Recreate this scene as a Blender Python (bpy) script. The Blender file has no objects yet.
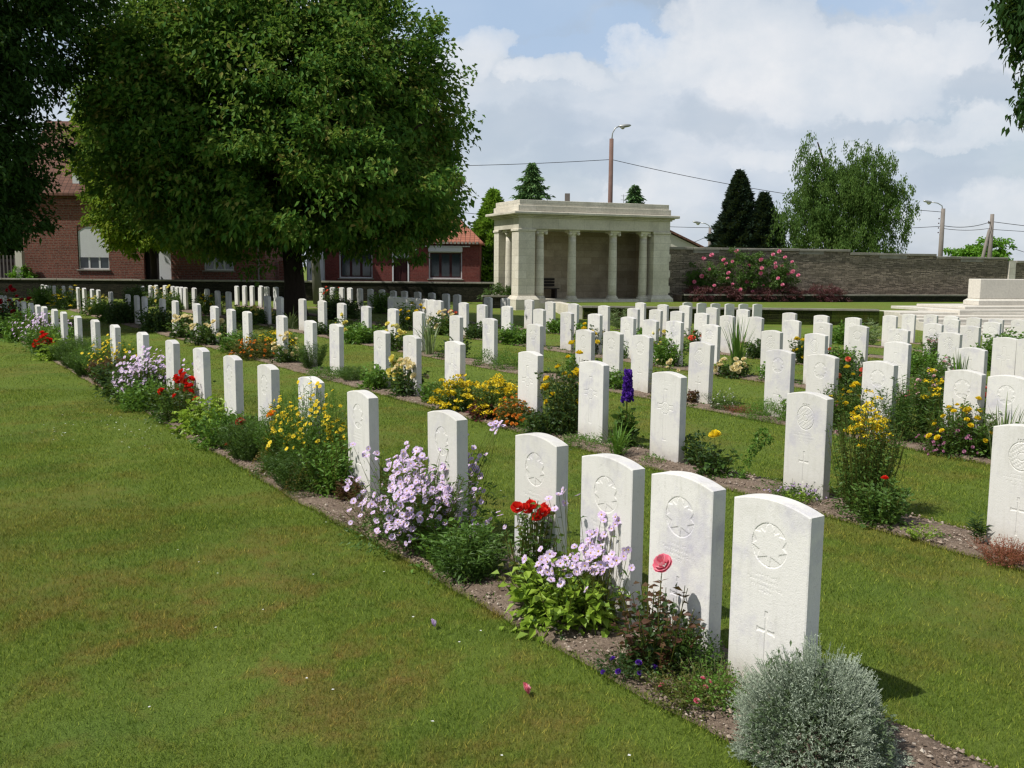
import bpy, math, random
import numpy as np
from math import radians as R, sin, cos, pi
rng = np.random.default_rng(7)
random.seed(7)
sc = bpy.context.scene
COL = sc.collection

# ------------------------------------------------------------------ helpers
def link(o, parent=None):
    COL.objects.link(o)
    if parent is not None:
        o.parent = parent
    return o

def tag(o, label=None, cat=None, group=None, kind=None):
    if label: o['label'] = label
    if cat: o['category'] = cat
    if group: o['group'] = group
    if kind: o['kind'] = kind
    return o

def empty(name, loc=(0, 0, 0), rz=0.0):
    o = bpy.data.objects.new(name, None)
    o.location = loc; o.rotation_euler = (0, 0, rz)
    o.empty_display_size = .1
    return link(o)

def mesh_from(name, V, F, mats, mi=None, smooth=False):
    """V (n,3) array; F list of index tuples or (m,4)/(m,3) array."""
    me = bpy.data.meshes.new(name)
    V = np.asarray(V, dtype=np.float32)
    if isinstance(F, np.ndarray):
        k = F.shape[1]; m = F.shape[0]
        me.vertices.add(len(V)); me.vertices.foreach_set('co', V.ravel())
        me.loops.add(m * k); me.loops.foreach_set('vertex_index', F.ravel().astype(np.int32))
        me.polygons.add(m); me.polygons.foreach_set('loop_start', (np.arange(m) * k).astype(np.int32))
    else:
        me.from_pydata(V.tolist(), [], F)
    if not isinstance(mats, (list, tuple)): mats = [mats]
    for m_ in mats: me.materials.append(m_)
    if mi is not None: me.polygons.foreach_set('material_index', np.asarray(mi, dtype=np.int32))
    me.polygons.foreach_set('use_smooth', np.full(len(me.polygons), smooth, dtype=bool))
    me.update(calc_edges=True)
    return me

def obj(name, V, F, mats, parent=None, mi=None, smooth=False, loc=None, rz=None):
    o = bpy.data.objects.new(name, mesh_from(name, V, F, mats, mi, smooth))
    if loc is not None: o.location = loc
    if rz is not None: o.rotation_euler = (0, 0, rz)
    return link(o, parent)

class MB:
    """collects simple shapes into one mesh"""
    def __init__(s): s.V = []; s.F = []; s.MI = []
    def add(s, V, F, mi=0):
        b = len(s.V); s.V += [tuple(map(float, v)) for v in V]; s.F += [tuple(i + b for i in f) for f in F]; s.MI += [mi] * len(F); return s
    def box(s, x0, x1, y0, y1, z0, z1, mi=0, bev=0.0):
        if bev > 0:
            b = bev
            V = []
            for (x, sx) in ((x0, 1), (x1, -1)):
                for (y, sy) in ((y0, 1), (y1, -1)):
                    for (z, sz) in ((z0, 1), (z1, -1)):
                        V += [(x, y + sy * b, z + sz * b), (x + sx * b, y, z + sz * b), (x + sx * b, y + sy * b, z)]
            def c(i, j, k): return (i * 4 + j * 2 + k) * 3
            F = []
            for i in (0, 1):
                F.append([c(i, 0, 0), c(i, 0, 1), c(i, 1, 1), c(i, 1, 0)])
                F.append([c(0, i, 0) + 1, c(1, i, 0) + 1, c(1, i, 1) + 1, c(0, i, 1) + 1])
                F.append([c(0, 0, i) + 2, c(0, 1, i) + 2, c(1, 1, i) + 2, c(1, 0, i) + 2])
            for i in (0, 1):
                for j in (0, 1):
                    F.append([c(i, j, 0), c(i, j, 1), c(i, j, 1) + 1, c(i, j, 0) + 1])
                    F.append([c(i, 0, j), c(i, 1, j), c(i, 1, j) + 2, c(i, 0, j) + 2])
                    F.append([c(0, i, j) + 1, c(1, i, j) + 1, c(1, i, j) + 2, c(0, i, j) + 2])
                    for k in (0, 1): F.append([c(i, j, k), c(i, j, k) + 1, c(i, j, k) + 2])
            return s.add(V, F, mi)
        V = [(x0, y0, z0), (x1, y0, z0), (x1, y1, z0), (x0, y1, z0), (x0, y0, z1), (x1, y0, z1), (x1, y1, z1), (x0, y1, z1)]
        return s.add(V, [(0, 3, 2, 1), (4, 5, 6, 7), (0, 1, 5, 4), (1, 2, 6, 5), (2, 3, 7, 6), (3, 0, 4, 7)], mi)
    def lathe(s, prof, x=0, y=0, n=24, mi=0):
        V = []; F = []
        for (r, z) in prof:
            for i in range(n):
                a = 2 * pi * i / n; V.append((x + r * cos(a), y + r * sin(a), z))
        for j in range(len(prof) - 1):
            for i in range(n):
                k = (i + 1) % n
                F.append((j * n + i, j * n + k, (j + 1) * n + k, (j + 1) * n + i))
        F.append(tuple(range(n - 1, -1, -1))); F.append(tuple((len(prof) - 1) * n + i for i in range(n)))
        return s.add(V, F, mi)
    def tube(s, P, r, n=6, mi=0, cap=True):
        P = [np.array(p, float) for p in P]
        if not hasattr(r, '__len__'): r = [r] * len(P)
        V = []; F = []; u = None
        for i, p in enumerate(P):
            t = P[min(i + 1, len(P) - 1)] - P[max(i - 1, 0)]
            t = t / (np.linalg.norm(t) + 1e-9)
            if u is None:
                a = np.array([0, 0, 1.]) if abs(t[2]) < .9 else np.array([1., 0, 0])
                u = np.cross(t, a)
            u = u - t * (u @ t); u /= np.linalg.norm(u) + 1e-9
            w = np.cross(t, u)
            for k in range(n):
                a = 2 * pi * k / n; V.append(p + r[i] * (cos(a) * u + sin(a) * w))
        for j in range(len(P) - 1):
            for k in range(n):
                q = (k + 1) % n; F.append((j * n + k, j * n + q, (j + 1) * n + q, (j + 1) * n + k))
        if cap: F.append(tuple(range(n - 1, -1, -1))); F.append(tuple((len(P) - 1) * n + k for k in range(n)))
        return s.add(V, F, mi)
    def prism(s, poly, z0, z1, mi=0):
        n = len(poly)
        V = [(p[0], p[1], z0) for p in poly] + [(p[0], p[1], z1) for p in poly]
        F = [tuple(range(n - 1, -1, -1)), tuple(range(n, 2 * n))] + [(i, (i + 1) % n, n + (i + 1) % n, n + i) for i in range(n)]
        return s.add(V, F, mi)
    def build(s, name, mats, parent=None, smooth=False, loc=None, rz=None):
        return obj(name, s.V, s.F, mats, parent, s.MI, smooth, loc, rz)

# ------------------------------------------------------------------ materials
def new_mat(name):
    m = bpy.data.materials.new(name); m.use_nodes = True
    nt = m.node_tree; nt.nodes.clear()
    out = nt.nodes.new('ShaderNodeOutputMaterial')
    return m, nt, out
def N(nt, t, **kw):
    n = nt.nodes.new('ShaderNode' + t)
    for k, v in kw.items():
        if k.startswith('i_'): n.inputs[k[2:].replace('_', ' ')].default_value = v
        else: setattr(n, k, v)
    return n
def C4(c): return (c[0], c[1], c[2], 1)
def ramp(nt, fac, stops, interp='LINEAR'):
    r = nt.nodes.new('ShaderNodeValToRGB'); r.color_ramp.interpolation = interp
    e = r.color_ramp.elements
    while len(e) > 1: e.remove(e[-1])
    e[0].position = stops[0][0]; e[0].color = C4(stops[0][1])
    for p, c in stops[1:]:
        x = e.new(p); x.color = C4(c)
    nt.links.new(fac, r.inputs[0]); return r.outputs[0]
def mix(nt, fac, a, b, mode='MIX'):
    m = nt.nodes.new('ShaderNodeMix'); m.data_type = 'RGBA'; m.blend_type = mode
    for sock, v in ((m.inputs[0], fac), (m.inputs[6], a), (m.inputs[7], b)):
        if hasattr(v, 'links'): nt.links.new(v, sock)
        elif isinstance(v, (int, float)): sock.default_value = v
        else: sock.default_value = C4(v)
    return m.outputs[2]
def noise(nt, vec, scale, detail=4, rough=.55, dist=0):
    n = N(nt, 'TexNoise'); n.inputs['Scale'].default_value = scale; n.inputs['Detail'].default_value = detail
    n.inputs['Roughness'].default_value = rough; n.inputs['Distortion'].default_value = dist
    if vec is not None: nt.links.new(vec, n.inputs['Vector'])
    return n.outputs['Fac']
def pos(nt): return N(nt, 'NewGeometry').outputs['Position']
def objc(nt): return N(nt, 'TexCoord').outputs['Object']
def island(nt): return N(nt, 'NewGeometry').outputs['Random Per Island']
def math_(nt, op, a, b=None, clamp=False):
    m = N(nt, 'Math', operation=op); m.use_clamp = clamp
    for i, v in ((0, a), (1, b)):
        if v is None: continue
        if hasattr(v, 'links'): nt.links.new(v, m.inputs[i])
        else: m.inputs[i].default_value = v
    return m.outputs[0]
def bsdf(nt, out, col, rough=.8, bump=None, bstr=.3, bdist=.01, spec=.3, rcol=None):
    b = N(nt, 'BsdfPrincipled')
    b.inputs['Specular IOR Level'].default_value = spec
    if hasattr(rough, 'links'): nt.links.new(rough, b.inputs['Roughness'])
    else: b.inputs['Roughness'].default_value = rough
    if hasattr(col, 'links'): nt.links.new(col, b.inputs['Base Color'])
    else: b.inputs['Base Color'].default_value = C4(col)
    if bump is not None:
        bp = N(nt, 'Bump'); bp.inputs['Strength'].default_value = bstr; bp.inputs['Distance'].default_value = bdist
        nt.links.new(bump, bp.inputs['Height']); nt.links.new(bp.outputs[0], b.inputs['Normal'])
    nt.links.new(b.outputs[0], out.inputs[0]); return b

MATS = {}
def leafmat(name, cols, trans=.35, rough=.5, nscale=1.2, spec=.35):
    """foliage: random tint per leaf plus a slow drift over the plant; light passes through"""
    if name in MATS: return MATS[name]
    m, nt, out = new_mat(name)
    n_ = noise(nt, pos(nt), nscale, 2)
    f = math_(nt, 'ADD', math_(nt, 'MULTIPLY', island(nt), .6), math_(nt, 'MULTIPLY', math_(nt, 'SUBTRACT', n_, .3), 1.0), True)
    k = len(cols)
    c = ramp(nt, f, [(i / (k - 1), cols[i]) for i in range(k)])
    b = N(nt, 'BsdfPrincipled'); b.inputs['Roughness'].default_value = rough; b.inputs['Specular IOR Level'].default_value = spec
    nt.links.new(c, b.inputs['Base Color'])
    t = N(nt, 'BsdfTranslucent'); nt.links.new(mix(nt, .25, c, (.30, .38, .04)), t.inputs[0])
    s = N(nt, 'MixShader'); s.inputs[0].default_value = trans
    nt.links.new(b.outputs[0], s.inputs[1]); nt.links.new(t.outputs[0], s.inputs[2]); nt.links.new(s.outputs[0], out.inputs[0])
    MATS[name] = m; return m
def petalmat(name, cols, trans=.3):
    if name in MATS: return MATS[name]
    m, nt, out = new_mat(name)
    k = len(cols)
    c = ramp(nt, island(nt), [(i / max(k - 1, 1), cols[i]) for i in range(k)])
    b = N(nt, 'BsdfPrincipled'); b.inputs['Roughness'].default_value = .6; b.inputs['Specular IOR Level'].default_value = .2
    nt.links.new(c, b.inputs['Base Color'])
    t = N(nt, 'BsdfTranslucent'); nt.links.new(c, t.inputs[0])
    s = N(nt, 'MixShader'); s.inputs[0].default_value = trans
    nt.links.new(b.outputs[0], s.inputs[1]); nt.links.new(t.outputs[0], s.inputs[2]); nt.links.new(s.outputs[0], out.inputs[0])
    MATS[name] = m; return m
def plain(name, col, rough=.7, var=.15, scale=8, bstr=.2, spec=.3, metal=0):
    if name in MATS: return MATS[name]
    m, nt, out = new_mat(name)
    n_ = noise(nt, objc(nt), scale, 5)
    c = mix(nt, n_, tuple(v * (1 - var) for v in col), tuple(min(1, v * (1 + var)) for v in col))
    b = bsdf(nt, out, c, rough, n_, bstr, .01, spec); b.inputs['Metallic'].default_value = metal
    MATS[name] = m; return m

def grass_color(nt):
    p = pos(nt)
    big = noise(nt, p, .55, 4, .6, .4)
    med = noise(nt, p, 2.3, 5, .65, .3)
    fin = noise(nt, p, 38, 4, .7)
    a = mix(nt, med, (.140, .208, .031), (.198, .270, .047))
    # worn, rusty patches
    f = ramp(nt, math_(nt, 'ADD', math_(nt, 'MULTIPLY', big, .62), math_(nt, 'MULTIPLY', med, .42)), [(.505, (0, 0, 0)), (.585, (1, 1, 1))])
    wear = mix(nt, fin, (.225, .118, .038), (.29, .215, .07))
    fac = math_(nt, 'MULTIPLY', math_(nt, 'MULTIPLY', f, ramp(nt, noise(nt, p, 7, 4, .7), [(.3, (.35, .35, .35)), (.6, (1, 1, 1))])), .68)
    dv = N(nt, 'VectorMath', operation='DISTANCE'); nt.links.new(p, dv.inputs[0]); dv.inputs[1].default_value = (-.9, 4.0, 0)   # the most trodden corner of the lawn
    fac = math_(nt, 'MULTIPLY', fac, math_(nt, 'MAXIMUM', math_(nt, 'SUBTRACT', 1.25, math_(nt, 'MULTIPLY', dv.outputs['Value'], .27)), .52))
    c = mix(nt, fac, a, wear)
    c = mix(nt, math_(nt, 'MULTIPLY', ramp(nt, noise(nt, p, 1.1, 3), [(.5, (0, 0, 0)), (.7, (1, 1, 1))]), .4), c, (.092, .176, .032))
    return c, fin
def m_lawn():
    m, nt, out = new_mat('mown_lawn')
    c, fin = grass_color(nt)
    f2 = noise(nt, pos(nt), 140, 3, .7)
    c = mix(nt, 1.0, c, ramp(nt, f2, [(.3, (.48, .51, .44)), (.65, (1.08, 1.06, 1.0))]), 'MULTIPLY')
    bsdf(nt, out, c, .85, f2, .9, .02, .15)
    return m
def m_blade():
    m, nt, out = new_mat('grass_blade')
    c, fin = grass_color(nt)
    c = mix(nt, 1.0, c, ramp(nt, island(nt), [(0, (.42, .48, .4)), (.5, (.95, .97, .9)), (.86, (1.45, 1.32, 1.2)), (1, (2.7, 2.1, 2.2))]), 'MULTIPLY')
    d = N(nt, 'BsdfDiffuse'); nt.links.new(c, d.inputs[0])
    t = N(nt, 'BsdfTranslucent'); nt.links.new(c, t.inputs[0])
    s = N(nt, 'MixShader'); s.inputs[0].default_value = .3
    nt.links.new(d.outputs[0], s.inputs[1]); nt.links.new(t.outputs[0], s.inputs[2]); nt.links.new(s.outputs[0], out.inputs[0])
    return m
def m_soil():
    m, nt, out = new_mat('garden_soil')
    p = pos(nt)
    a = noise(nt, p, 9, 6, .7); b = noise(nt, p, 60, 5, .75)
    c = ramp(nt, a, [(.3, (.17, .125, .095)), (.55, (.265, .205, .16)), (.75, (.35, .28, .225))])
    c = mix(nt, 1.0, c, ramp(nt, b, [(.3, (.55, .53, .5)), (.7, (1.3, 1.3, 1.3))]), 'MULTIPLY')
    bsdf(nt, out, c, .95, b, 1.0, .02, .1)
    return m
def m_stone_white():
    m, nt, out = new_mat('white_portland_stone')
    p = objc(nt); w = pos(nt)
    inf = N(nt, 'ObjectInfo').outputs['Random']
    tone = mix(nt, inf, (.62, .605, .570), (.72, .705, .675))
    g = noise(nt, w, 3.2, 5, .7)
    c = mix(nt, ramp(nt, g, [(.5, (0, 0, 0)), (.78, (1, 1, 1))]), tone, (.45, .435, .52))
    sp = noise(nt, w, 26, 4, .7)
    c = mix(nt, ramp(nt, sp, [(.6, (0, 0, 0)), (.8, (.5, .5, .5))]), c, (.42, .41, .37))
    z = N(nt, 'SeparateXYZ'); nt.links.new(p, z.inputs[0])
    # algae near the soil line and on the shoulders, broken up by noise
    foot = math_(nt, 'SUBTRACT', .9, math_(nt, 'MULTIPLY', z.outputs[2], 4.5), True)
    foot = math_(nt, 'MULTIPLY', foot, math_(nt, 'MULTIPLY', noise(nt, w, 14, 4), 1.1), True)
    c = mix(nt, foot, c, (.30, .26, .17))
    top = math_(nt, 'MULTIPLY', math_(nt, 'SUBTRACT', math_(nt, 'MULTIPLY', z.outputs[2], 5), 3.3, True), ramp(nt, noise(nt, w, 7, 5, .7), [(.48, (0, 0, 0)), (.72, (1, 1, 1))]))
    c = mix(nt, math_(nt, 'MULTIPLY', top, .55), c, (.40, .39, .33))
    mp = N(nt, 'Mapping'); mp.inputs['Scale'].default_value = (1, 1, .12); nt.links.new(w, mp.inputs[0])
    strk = ramp(nt, noise(nt, mp.outputs[0], 22, 5, .7), [(.52, (0, 0, 0)), (.72, (1, 1, 1))])
    c = mix(nt, math_(nt, 'MULTIPLY', strk, math_(nt, 'MULTIPLY', noise(nt, w, 2.1, 3), .55)), c, (.44, .43, .37))
    c = mix(nt, math_(nt, 'MULTIPLY', ramp(nt, noise(nt, w, 75, 3, .7), [(.62, (0, 0, 0)), (.70, (1, 1, 1))]), .35), c, (.36, .35, .31))
    bsdf(nt, out, c, .75, math_(nt, 'ADD', noise(nt, w, 180, 3), noise(nt, w, 45, 4)), .35, .003, .25)
    return m
def m_ashlar(name, lo, hi, bw=.7, bh=.3, mortar=.004, dirt=.5, ax=None):
    """coursed stone: blocks of slightly different tone with thin joints"""
    if name in MATS: return MATS[name]
    m, nt, out = new_mat(name)
    p = objc(nt); s = N(nt, 'SeparateXYZ'); nt.links.new(p, s.inputs[0])
    u = math_(nt, 'ADD', s.outputs[0], s.outputs[1])
    v = N(nt, 'CombineXYZ'); nt.links.new(u, v.inputs[0]); nt.links.new(s.outputs[2], v.inputs[1])
    br = N(nt, 'TexBrick'); nt.links.new(v.outputs[0], br.inputs['Vector'])
    br.inputs['Scale'].default_value = 1; br.inputs['Brick Width'].default_value = bw; br.inputs['Row Height'].default_value = bh
    br.inputs['Mortar Size'].default_value = mortar; br.inputs['Mortar Smooth'].default_value = .3
    br.inputs['Color1'].default_value = C4(lo); br.inputs['Color2'].default_value = C4(hi)
    br.inputs['Mortar'].default_value = C4(tuple(x * .5 for x in lo))
    n_ = noise(nt, p, 1.3, 6, .7); n2 = noise(nt, p, 12, 5, .7)
    c = mix(nt, math_(nt, 'MULTIPLY', ramp(nt, n_, [(.42, (0, 0, 0)), (.7, (1, 1, 1))]), dirt), br.outputs[0], tuple(x * .55 for x in lo))
    c = mix(nt, 1.0, c, ramp(nt, n2, [(.25, (.82, .82, .82)), (.75, (1.1, 1.1, 1.08))]), 'MULTIPLY')
    h = math_(nt, 'ADD', math_(nt, 'MULTIPLY', br.outputs['Fac'], -1), math_(nt, 'MULTIPLY', n2, .4))
    bsdf(nt, out, c, .85, h, .5, .01, .2)
    MATS[name] = m; return m
def m_brick(name, c1, c2, mortar, bw=.23, bh=.075, ms=.010, bstr=.6, dirt=(.05, .04, .035), damt=.35):
    if name in MATS: return MATS[name]
    m, nt, out = new_mat(name)
    p = objc(nt); s = N(nt, 'SeparateXYZ'); nt.links.new(p, s.inputs[0])
    u = math_(nt, 'ADD', s.outputs[0], s.outputs[1])
    wob = math_(nt, 'MULTIPLY', noise(nt, p, 2.5, 3), .02 if bh > .06 else .05)
    v = N(nt, 'CombineXYZ'); nt.links.new(u, v.inputs[0]); nt.links.new(math_(nt, 'ADD', s.outputs[2], wob), v.inputs[1])
    br = N(nt, 'TexBrick'); nt.links.new(v.outputs[0], br.inputs['Vector'])
    br.inputs['Scale'].default_value = 1; br.inputs['Brick Width'].default_value = bw; br.inputs['Row Height'].default_value = bh
    br.inputs['Mortar Size'].default_value = ms; br.inputs['Color1'].default_value = C4(c1); br.inputs['Color2'].default_value = C4(c2)
    br.inputs['Mortar'].default_value = C4(mortar); br.offset_frequency = 2; br.squash = .8; br.squash_frequency = 3
    n_ = noise(nt, p, 1.1, 5, .7); n2 = noise(nt, p, 9, 6, .75)
    c = mix(nt, math_(nt, 'MULTIPLY', ramp(nt, n_, [(.4, (0, 0, 0)), (.75, (1, 1, 1))]), damt), br.outputs[0], dirt)
    c = mix(nt, 1.0, c, ramp(nt, n2, [(.25, (.6, .6, .6)), (.75, (1.4, 1.35, 1.3))]), 'MULTIPLY')
    h = math_(nt, 'ADD', math_(nt, 'MULTIPLY', br.outputs['Fac'], -1), n2)
    bsdf(nt, out, c, .9, h, bstr, .02, .15)
    MATS[name] = m; return m
def m_tiles(name, c1, c2):
    m, nt, out = new_mat(name)
    p = objc(nt); s = N(nt, 'SeparateXYZ'); nt.links.new(p, s.inputs[0])
    v = N(nt, 'CombineXYZ'); nt.links.new(s.outputs[0], v.inputs[0]); nt.links.new(math_(nt, 'ADD', s.outputs[2], math_(nt, 'MULTIPLY', s.outputs[1], .8)), v.inputs[1])
    br = N(nt, 'TexBrick'); nt.links.new(v.outputs[0], br.inputs['Vector'])
    br.inputs['Scale'].default_value = 1; br.inputs['Brick Width'].default_value = .26; br.inputs['Row Height'].default_value = .3
    br.inputs['Mortar Size'].default_value = .018; br.inputs['Color1'].default_value = C4(c1); br.inputs['Color2'].default_value = C4(c2)
    br.inputs['Mortar'].default_value = C4(tuple(x * .35 for x in c1)); br.offset = 0
    n_ = noise(nt, p, 1.6, 5, .7)
    c = mix(nt, math_(nt, 'MULTIPLY', n_, .35), br.outputs[0], (.10, .07, .05))
    w = N(nt, 'TexWave'); w.inputs['Scale'].default_value = 1.2; nt.links.new(p, w.inputs['Vector'])
    bsdf(nt, out, c, .8, br.outputs['Fac'], -.6, .03, .2)
    return m
def m_bark(name, c1, c2, sc=6):
    m, nt, out = new_mat(name)
    mp = N(nt, 'Mapping'); mp.inputs['Scale'].default_value = (1, 1, .25); nt.links.new(objc(nt), mp.inputs[0])
    n_ = noise(nt, mp.outputs[0], sc * 2, 6, .75)
    bsdf(nt, out, mix(nt, n_, c1, c2), .95, n_, 1.0, .03, .1)
    return m
def m_glass(name, col=(.03, .04, .045)):
    m, nt, out = new_mat(name)
    b = bsdf(nt, out, col, .06, None, spec=.6); return m

LAWN = m_lawn(); BLADE = m_blade(); SOIL = m_soil(); WHITE = m_stone_white()
ASH = m_ashlar('pale_ashlar', (.64, .595, .50), (.73, .685, .595), .75, .31)
ASHD = m_ashlar('stained_shaded_ashlar', (.37, .30, .21), (.48, .40, .295), .75, .31, dirt=.7)  # stained stone, with the shelter's inside shade put into its darker colour
CORN = m_ashlar('weathered_cornice', (.56, .52, .435), (.64, .60, .51), 1.2, .8, dirt=.55)
ALTAR = m_ashlar('altar_stone', (.62, .585, .52), (.66, .62, .56), 4, 3, .001, .25)
COPE = m_ashlar('grey_coping', (.25, .235, .20), (.33, .31, .265), .9, .5, .006, .6)
DRY = m_brick('dry_stone', (.165, .145, .115), (.46, .395, .31), (.046, .040, .033), .34, .052, .008, 1.0, (.10, .09, .055), .4)
FLINT = m_brick('dark_shaded_flint', (.020, .019, .014), (.052, .046, .033), (.010, .009, .008), .30, .06, .01, 1.0, (.02, .03, .012), .6)  # dark flint, darkened further: the low wall's shade is in the colour
BRICK1 = m_brick('dark_red_brick', (.15, .042, .032), (.25, .078, .055), (.20, .155, .125), .24, .085, .014)
BRICK2 = m_brick('plum_red_brick', (.155, .036, .032), (.205, .055, .045), (.16, .085, .075), .23, .075, .007, .3)
PLASTIC = plain('white_painted', (.62, .63, .64), .45, .05, 3, .05)
CREAM = plain('cream_render', (.55, .52, .45), .8, .12)
DARK = plain('dark_opening', (.012, .010, .010), .8)  # near-black: darkness of the open door and rooms put into the colour
DOORR = plain('maroon_door', (.045, .010, .010), .5)
GLASS = m_glass('window_glass'); CURT = plain('grey_curtain', (.28, .33, .33), .9, .3, 6)
ROOFD = m_tiles('old_brown_tiles', (.12, .055, .040), (.18, .085, .060))
ROOFO = m_tiles('orange_tiles', (.34, .125, .080), (.41, .165, .105))
BARK = m_bark('dark_bark', (.018, .013, .010), (.055, .042, .032)); BARKG = m_bark('grey_bark', (.09, .085, .07), (.22, .21, .18))
POLE = plain('concrete_pole', (.21, .185, .165), .9, .25, 3); POLEW = plain('reddish_pole', (.17, .105, .085), .9, .3, 4)
METAL = plain('galvanised_metal', (.42, .43, .42), .45, .15, 6, .05, .5, .6)
CABLE = plain('black_cable', (.02, .02, .022), .7)
LENS = plain('lamp_lens', (.45, .45, .36), .2, .1)

# ------------------------------------------------------------------ site frame
X0 = np.array([1.0952, 3.4528]); YAW = R(33.09); PITCH = R(6.934); ROLL = R(.4957); EYE = 1.6888
DD = np.array([-sin(YAW), cos(YAW)]); NN = np.array([cos(YAW), sin(YAW)])
SP = 2.95
GC = [0.008827, -0.002916, -0.01882, 1.563e-05, 0.002638, -8.119e-05, -8.577e-05, -1.978e-05]
def gz(x, y):
    """gentle fall of the ground, measured from the rows of stones"""
    x = np.asarray(x, float); y = np.asarray(y, float)
    s = (x - X0[0]) * DD[0] + (y - X0[1]) * DD[1]; w = (x - X0[0]) * NN[0] + (y - X0[1]) * NN[1]
    s = np.clip(s, -2, 40); w = np.clip(w, 0, 21)
    g = GC[0] + GC[1] * s + GC[2] * w + GC[3] * s * s + GC[4] * s * w + GC[5] * w * w + GC[6] * s * w * w + GC[7] * s * s * w
    t = np.clip((y - 36) / 5, 0, 1); t = t * t * (3 - 2 * t)
    return g * (1 - t) - .05 * t
def sw(s, w):
    p = X0 + DD * s + NN * w; return float(p[0]), float(p[1])
def bedlimits(row):
    return SP * (row - 1) - (.395 if row == 1 else .31), SP * (row - 1) + .26

# ------------------------------------------------------------------ ground
def ground():
    xs = np.concatenate([[-600, -200, -80], np.linspace(-42, 46, 177), [80, 200, 600]])
    ys = np.concatenate([[-60, -20], np.linspace(-6, 56, 125), [90, 200, 500, 1500]])
    X, Y = np.meshgrid(xs, ys); Z = gz(X, Y)
    V = np.stack([X, Y, Z], -1).reshape(-1, 3)
    nx, ny = len(xs), len(ys)
    i = np.arange(ny - 1)[:, None] * nx + np.arange(nx - 1)[None]
    i = i.ravel(); F = np.stack([i, i + 1, i + 1 + nx, i + nx], -1)
    tag(obj('lawn', V, F, LAWN, smooth=True), kind='structure')
ground()
ROW_S = {1: (-1.2, 31), 2: (-1.6, 46.5), 3: (-1, 39.5), 4: (0, 36.5), 5: (1, 35), 6: (4, 19.2), 7: (6, 14), 8: (8, 15)}
def fbm(x, y, seed=0):
    r = np.random.default_rng(seed); v = 0; a = 1
    for f in (1.3, 2.9, 6.1, 13.7, 29.):
        for _ in range(2):
            th = r.uniform(0, 2 * pi); ph = r.uniform(0, 2 * pi)
            v = v + a * np.sin(f * 2.2 * (x * cos(th) + y * sin(th)) + ph)
        a *= .62
    return v / 3
def wig(s, row, side): return .012 * np.sin(s * 2.1 + row * 2 + side) + .008 * np.sin(s * 8.3 + side * 3 + row)
def beds():
    for row, (s0, s1) in ROW_S.items():
        st = .025 if row <= 2 else .06
        a = np.concatenate([np.arange(s0, min(s1, 9), st), np.arange(9, s1, .15)]) if s1 > 9 else np.arange(s0, s1, st)
        lo, hi = bedlimits(row)
        k = 28 if row <= 2 else 12
        t = np.linspace(0, 1, k)
        S, T = np.meshgrid(a, t)
        L = lo + wig(S, row, 0); H = hi + wig(S, row, 1)
        Wd = L + (H - L) * T
        X = X0[0] + DD[0] * S + NN[0] * Wd; Y = X0[1] + DD[1] * S + NN[1] * Wd
        edge = np.minimum(T, 1 - T) * 2
        bump = np.clip(edge * 5, 0, 1)
        lump = fbm(X * 3.2, Y * 3.2, row) * .011 + fbm(X * 9, Y * 9, row + 9) * .008
        Z = gz(X, Y) + .006 + bump * (.018 + lump)
        V = np.stack([X, Y, Z], -1).reshape(-1, 3); n = len(a)
        i = (np.arange(k - 1)[:, None] * n + np.arange(n - 1)[None]).ravel()
        tag(obj('soil_bed', V, np.stack([i, i + 1, i + 1 + n, i + n], -1), SOIL, smooth=True), kind='structure')
beds()
def in_bed(x, y, m=0.0):
    s = (x - X0[0]) * DD[0] + (y - X0[1]) * DD[1]; w = (x - X0[0]) * NN[0] + (y - X0[1]) * NN[1]
    r = np.zeros(x.shape, bool)
    for row, (s0, s1) in ROW_S.items():
        lo, hi = bedlimits(row)
        r |= (s > s0 - .02) & (s < s1) & (w > lo + wig(s, row, 0) + m) & (w < hi + wig(s, row, 1) - m)
    return r
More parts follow.
